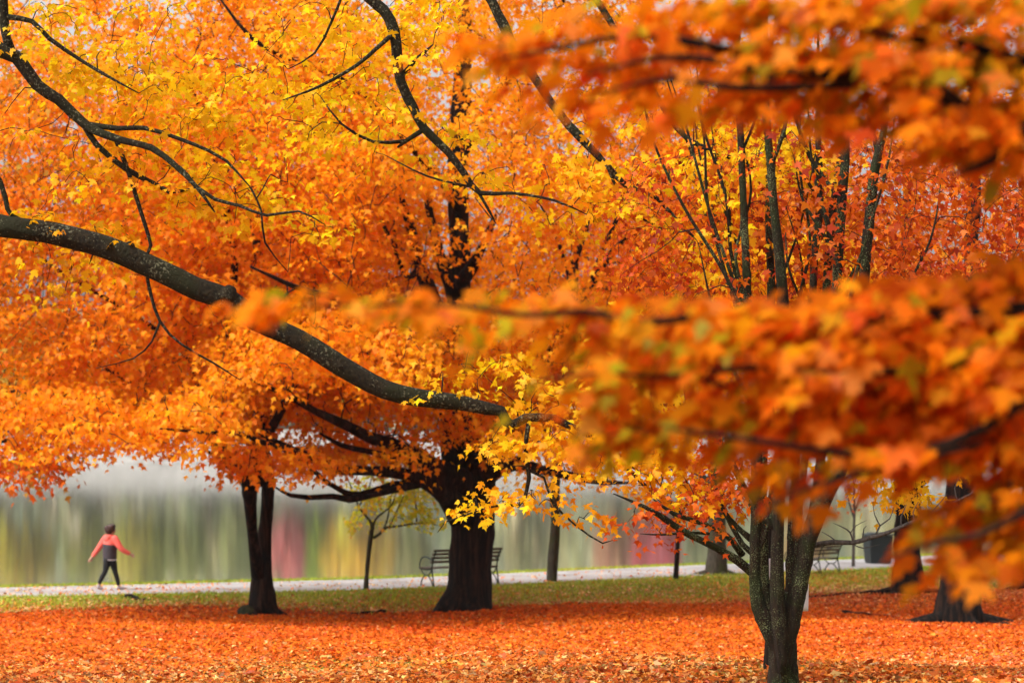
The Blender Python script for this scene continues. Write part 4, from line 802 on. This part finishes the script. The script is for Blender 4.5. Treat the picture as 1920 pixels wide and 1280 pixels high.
# ------------------------------------------------------------------ small things on the ground
def stick(name, label, cat, px0, py0, px1, py1, rpx, m, bumps=.1):
    a, da = G(px0, py0); b_, db_ = G(px1, py1); t = np.linspace(0, 1, 14)
    q = a + (b_ - a) * t[:, None]; q[:, 0] += .04 * np.sin(t * 9 + px0); q[:, 1] += .05 * np.sin(t * 7)
    r = rpx * da / F * (1 - .6 * t) * (1 + .2 * np.sin(t * 17 + px0)); q[:, 2] = gz(q[:, 0], q[:, 1]) + r * .5 + .012
    o = tube_obj(name, [(q - a, r, 8, bumps)], m); o.location = a
    return tag(o, label, cat)
stick('fallen_branch', 'short dark branch lying on the grass behind the walking person', 'branch', 238, 1121, 276, 1127, 5.5, M_BARK_DARK)
stick('fallen_branch', 'dark stick in the leaves left of the massive trunk foot', 'branch', 727, 1148, 655, 1152, 4, M_BARK_DARK)
stick('fallen_branch', 'long dark branch half buried in leaves right of the paper sheets', 'branch', 1578, 1150, 1685, 1158, 4, M_BARK_DARK)
stick('surface_root', 'long dark root line running left from the broad-rooted maple', 'root', 1640, 1112, 1510, 1120, 3.4, M_BARK_DARK)
stick('surface_root', 'dark root running right from the thick-limbed maple foot', 'root', 1830, 1165, 1900, 1174, 6, M_BARK_DARK)
stick('surface_root', 'dark root stretching right behind the broad-rooted maple', 'root', 1722, 1106, 1790, 1112, 5, M_BARK_DARK)
p, dd = G(463, 1153); s = dd / F
bm = bmesh.new(); bmesh.ops.create_icosphere(bm, subdivisions=4, radius=1)
for v in bm.verts:
    n_ = float(nz(np.array(v.co), 1.8, 4)); v.co = Vector((v.co.x * 17 * s, v.co.y * 14 * s, (v.co.z * 15 + 6) * s)) * (1 + .14 * n_)
o = bm_obj('stone', bm, bark_mat('mossy_stone', (.012, .014, .008), (.05, .055, .02), 9), None, True); o.location = p + np.array([0, -.1, 0])
tag(o, 'dark mossy stone against the foot of the forked maple', 'stone')

# ------------------------------------------------------------------ the walking woman
def remesh(name, items, balls, vox, mats, parent, zones=None, smooth=6):
    V, L, S = tubes(items)
    me = build_mesh(name + '_raw', V, L, S); bm = bmesh.new(); bm.from_mesh(me)
    import mathutils
    for c, r in balls:
        r = r if hasattr(r, '__len__') else (r, r, r)
        bmesh.ops.create_icosphere(bm, subdivisions=3, radius=1, matrix=mathutils.Matrix.Translation(c) @ mathutils.Matrix.Diagonal((*r, 1)))
    bmesh.ops.recalc_face_normals(bm, faces=bm.faces); bm.to_mesh(me); bm.free()
    o = bpy.data.objects.new(name, me); C.collection.objects.link(o)
    m = o.modifiers.new('r', 'REMESH'); m.mode = 'VOXEL'; m.voxel_size = vox
    m = o.modifiers.new('s', 'SMOOTH'); m.iterations = smooth; m.factor = .5
    dg = bpy.context.evaluated_depsgraph_get(); new = bpy.data.meshes.new_from_object(o.evaluated_get(dg))
    bpy.data.objects.remove(o); new.name = name
    o = mesh_obj(name, new, mats, parent)
    if zones:
        cs = np.empty(len(new.polygons) * 3, np.float32); new.polygons.foreach_get('center', cs); new.polygons.foreach_set('material_index', zones(cs.reshape(-1, 3)).astype(np.int32))
    return o
def T(pts, r, k=12, step=.03):
    q = cat_smooth(np.array([[*p, rr] for p, rr in zip(pts, r)], float), step); return (q[:, :3], q[:, 3], k, 0)
def person():
    b, d = G(206, 1106)
    root = empty('person', b, 'person in a coral and charcoal jacket and black leggings striding along the path', 'person')
    M_SKIN = plain('skin', (.45, .24, .16), .55, 0, .06); M_HAIR = plain('dark_brown_hair', (.045, .016, .012), .6, 0, .4, 30)
    M_CORAL = plain('coral_fabric', (.80, .13, .10), .8, 0, .08, 14); M_CHAR = plain('charcoal_fabric', (.045, .035, .042), .85, 0, .2, 14); M_HEM = plain('pale_hem', (.5, .46, .5), .8, 0, .05)
    M_LEG = plain('black_leggings', (.006, .006, .007), .75, 0, .3); M_SHOE = plain('grey_shoe', (.42, .36, .38), .7, 0, .2, 20); M_SOLE = plain('dark_sole', (.16, .07, .06), .8)
    sl, el, hl = (-.115, .09, 1.225), (-.29, .10, .985), (-.445, .05, .765)      # left arm swings back
    sr, er, hr = (.125, -.06, 1.215), (.285, -.10, .985), (.49, -.02, .845)      # right arm swings forward
    hip_l, kn_l, an_l = (.03, .07, .74), (.115, .09, .41), (.195, .09, .075)
    hip_r, kn_r, an_r = (-.05, -.06, .74), (-.11, -.08, .43), (-.255, -.07, .115)
    items = [T([(0, 0, .70), (0, 0, .85), (.005, 0, 1.05), (.01, .01, 1.2), (.02, .01, 1.28)], [.13, .13, .13, .12, .06], 16), T([(.02, .01, 1.24), (.035, .01, 1.36)], [.052, .05]),
             T([sl, el, hl], [.05, .038, .025]), T([sr, er, hr], [.05, .038, .025]),
             T([hip_l, kn_l, an_l, (.205, .09, .03)], [.075, .052, .036, .03]), T([hip_r, kn_r, an_r, (-.235, -.07, .04)], [.075, .052, .036, .03]), T([an_l, (.30, .115, .03)], [.035, .022]), T([an_r, (-.16, -.06, .03)], [.035, .022])]
    balls = [((.035, .01, 1.435), (.078, .070, .10)), ((.062, .018, 1.395), (.056, .05, .06)), ((.118, .036, 1.425), (.016, .012, .018)), ((.128, .04, 1.412), (.011, .011, .01)), ((.103, .032, 1.385), (.018, .022, .012)),
             ((.085, -.004, 1.44), (.012, .012, .008)), ((.075, .06, 1.44), (.012, .012, .008)), ((.02, -.068, 1.425), (.018, .012, .03)), ((.03, .08, 1.425), (.018, .012, .03))]
    def hand(h, fwd, curl):
        f = np.array(fwd, float); f /= np.linalg.norm(f); h = np.array(h); s = np.cross(f, [0, 1, 0]); s /= np.linalg.norm(s); n = np.cross(f, s)
        items.append(T([h - f * .02, h + f * .03, h + f * .07], [.024, .03, .03], 10, .01))
        for k in range(4):
            o_ = h + f * .07 + s * (k - 1.5) * .017; l = (.055, .07, .066, .05)[k]
            items.append(T([o_ - f * .02, o_ + f * l * .45, o_ + f * l * (.85 - .5 * curl) + n * l * .35 * (.3 + curl), o_ + f * l * (1 - 1.1 * curl) + n * l * .75 * (.25 + curl)], [.0105, .010, .009, .008], 8, .01))
        items.append(T([h + f * .015 + s * .022, h + f * .045 + s * .045, h + f * .075 + s * .046], [.012, .011, .009], 8, .01))
    hand(hl, np.array(hl) - el, .15); hand(hr, np.array(hr) - er, .75)
    remesh('body', items, balls, .0065, [M_SKIN], root, None, 3)
    # jacket with hood down
    ji = [T([(-.005, 0, .70), (-.005, 0, .80), (-.005, 0, .95), (0, .005, 1.08), (.01, .01, 1.19), (.02, .01, 1.29)], [.165, .172, .172, .168, .14, .075], 20),
          T([(sl[0] + .03, sl[1] - .02, sl[2] + .005), sl, el, (-.425, .055, .79)], [.095, .09, .068, .048]), T([(sr[0] - .03, sr[1] + .02, sr[2] + .005), sr, er, (.47, -.028, .86)], [.095, .09, .068, .048])]
    jb = [((-.045, -.055, 1.245), (.10, .085, .075)), ((-.005, -.02, 1.285), (.085, .085, .05)), ((-.055, -.085, 1.205), (.075, .06, .06))]
    def zj(c):
        def seg(p, a, b_):
            a, b_ = np.array(a), np.array(b_); t = np.clip(((p - a) @ (b_ - a)) / ((b_ - a) @ (b_ - a)), 0, 1); return np.linalg.norm(p - a - t[:, None] * (b_ - a), axis=1)
        arm = np.minimum(np.minimum(seg(c, sl, el), seg(c, el, hl)) * 1.05, np.minimum(seg(c, sr, er), seg(c, er, hr)))
        body = (c[:, 2] < 1.08 - .12 * c[:, 0]) & (np.hypot(c[:, 0], c[:, 1]) < .185) & (arm > .068)
        z = np.where(body, 1, 0); return np.where((c[:, 2] < .735) & (np.hypot(c[:, 0], c[:, 1]) < .21), 2, z)
    remesh('jacket', ji, jb, .011, [M_CORAL, M_CHAR, M_HEM], root, zj, 5)
    remesh('leggings', [T([(0, 0, .80), (0, 0, .70)], [.145, .142], 18), T([hip_l, (.075, .085, .58), kn_l, (.165, .09, .25), (.19, .09, .10)], [.108, .088, .062, .058, .042]), T([hip_r, (-.075, -.07, .58), kn_r, (-.19, -.075, .28), (-.245, -.07, .145)], [.108, .088, .062, .058, .042])], [], .011, [M_LEG], root, None, 5)
    for an, toe in ((an_l, (.33, .12, .045)), (an_r, (-.155, -.05, .035))):
        an = np.array(an); toe = np.array(toe); u = toe - an; u[2] = 0; u /= np.linalg.norm(u)
        heel = an - u * .04 + [0, 0, -.045]
        z0 = lambda c, h=heel, t_=toe: np.where(c[:, 2] < np.interp(c[:, 0], sorted([h[0], t_[0]]), [h[2], t_[2]] if h[0] < t_[0] else [t_[2], h[2]]) - .012, 1, 0)
        remesh('shoe', [T([heel, (heel + toe) / 2 + [0, 0, .0], toe], [.042, .042, .034], 12, .02), T([an + [0, 0, .01], an - [0, 0, .03]], [.046, .046], 12, .02)], [], .008, [M_SHOE, M_SOLE], root, z0, 4)
    remesh('hair', [T([(-.01, 0, 1.40), (0, 0, 1.46)], [.06, .07])], [((.012, .002, 1.462), (.108, .108, .108)), ((-.03, -.02, 1.425), (.095, .098, .095)), ((-.02, -.015, 1.375), (.07, .075, .06)), ((.05, .0, 1.52), (.08, .085, .055)), ((-.06, -.03, 1.47), (.075, .08, .075))], .009, [M_HAIR], root, None, 2)
    root.location[2] = gz(b[0], b[1]) + .012
person()

# ------------------------------------------------------------------ damp autumn air over the pond
bm = bmesh.new(); box_bm(bm, (0, 520, 15.5), (1500, 1180, 39))
m, nt, n, lk = mat('damp_air'); pv = n('ShaderNodeVolumePrincipled', inp={'Color': (.86, .86, .83, 1), 'Density': .0001, 'Anisotropy': .1}); o = n('ShaderNodeOutputMaterial'); lk(pv.outputs[0], o.inputs['Volume'])
tag(bm_obj('haze', bm, m), kind='stuff')

# ------------------------------------------------------------------ light, sky, camera
EL, AZ = math.radians(52), math.radians(238)      # sun behind the camera's left shoulder, through thin cloud
w = bpy.data.worlds.new('World'); C.world = w; w.use_nodes = True; nt = w.node_tree
bg = nt.nodes['Background']; sky = nt.nodes.new('ShaderNodeTexSky'); sky.sky_type = 'NISHITA'; sky.sun_disc = False
sky.sun_elevation = EL; sky.sun_rotation = AZ; sky.air_density = 1.0; sky.dust_density = 6; sky.ozone_density = 1.0
hs = nt.nodes.new('ShaderNodeHueSaturation'); hs.inputs['Saturation'].default_value = .04
nt.links.new(sky.outputs[0], hs.inputs['Color']); nt.links.new(hs.outputs[0], bg.inputs['Color']); bg.inputs['Strength'].default_value = .15
l = bpy.data.lights.new('sun', 'SUN'); l.energy = 1.4; l.angle = math.radians(20); l.color = (1, .95, .88)
so = bpy.data.objects.new('sun', l); C.collection.objects.link(so)
v = Vector((math.sin(AZ) * math.cos(EL), math.cos(AZ) * math.cos(EL), math.sin(EL)))
so.rotation_euler = v.to_track_quat('Z', 'Y').to_euler(); so.location = (0, 0, 40)
cam = bpy.data.cameras.new('camera'); co = bpy.data.objects.new('camera', cam); C.collection.objects.link(co)
co.location = (0, 0, CZ); co.rotation_euler = (math.pi / 2 + TH, 0, 0)
cam.sensor_width = 36; cam.lens = 36 * F / 1920; cam.clip_start = .1; cam.clip_end = 3000
cam.dof.use_dof = True; cam.dof.focus_distance = 25.5; cam.dof.aperture_fstop = cam.lens / 1000 / .034; cam.dof.aperture_blades = 0
C.camera = co
vs = C.view_settings; vs.view_transform = 'Standard'; vs.look = 'None'; vs.exposure = .9; vs.gamma = 1
C.cycles.max_bounces = 12; C.cycles.diffuse_bounces = 7; C.cycles.transmission_bounces = 8; C.cycles.glossy_bounces = 3
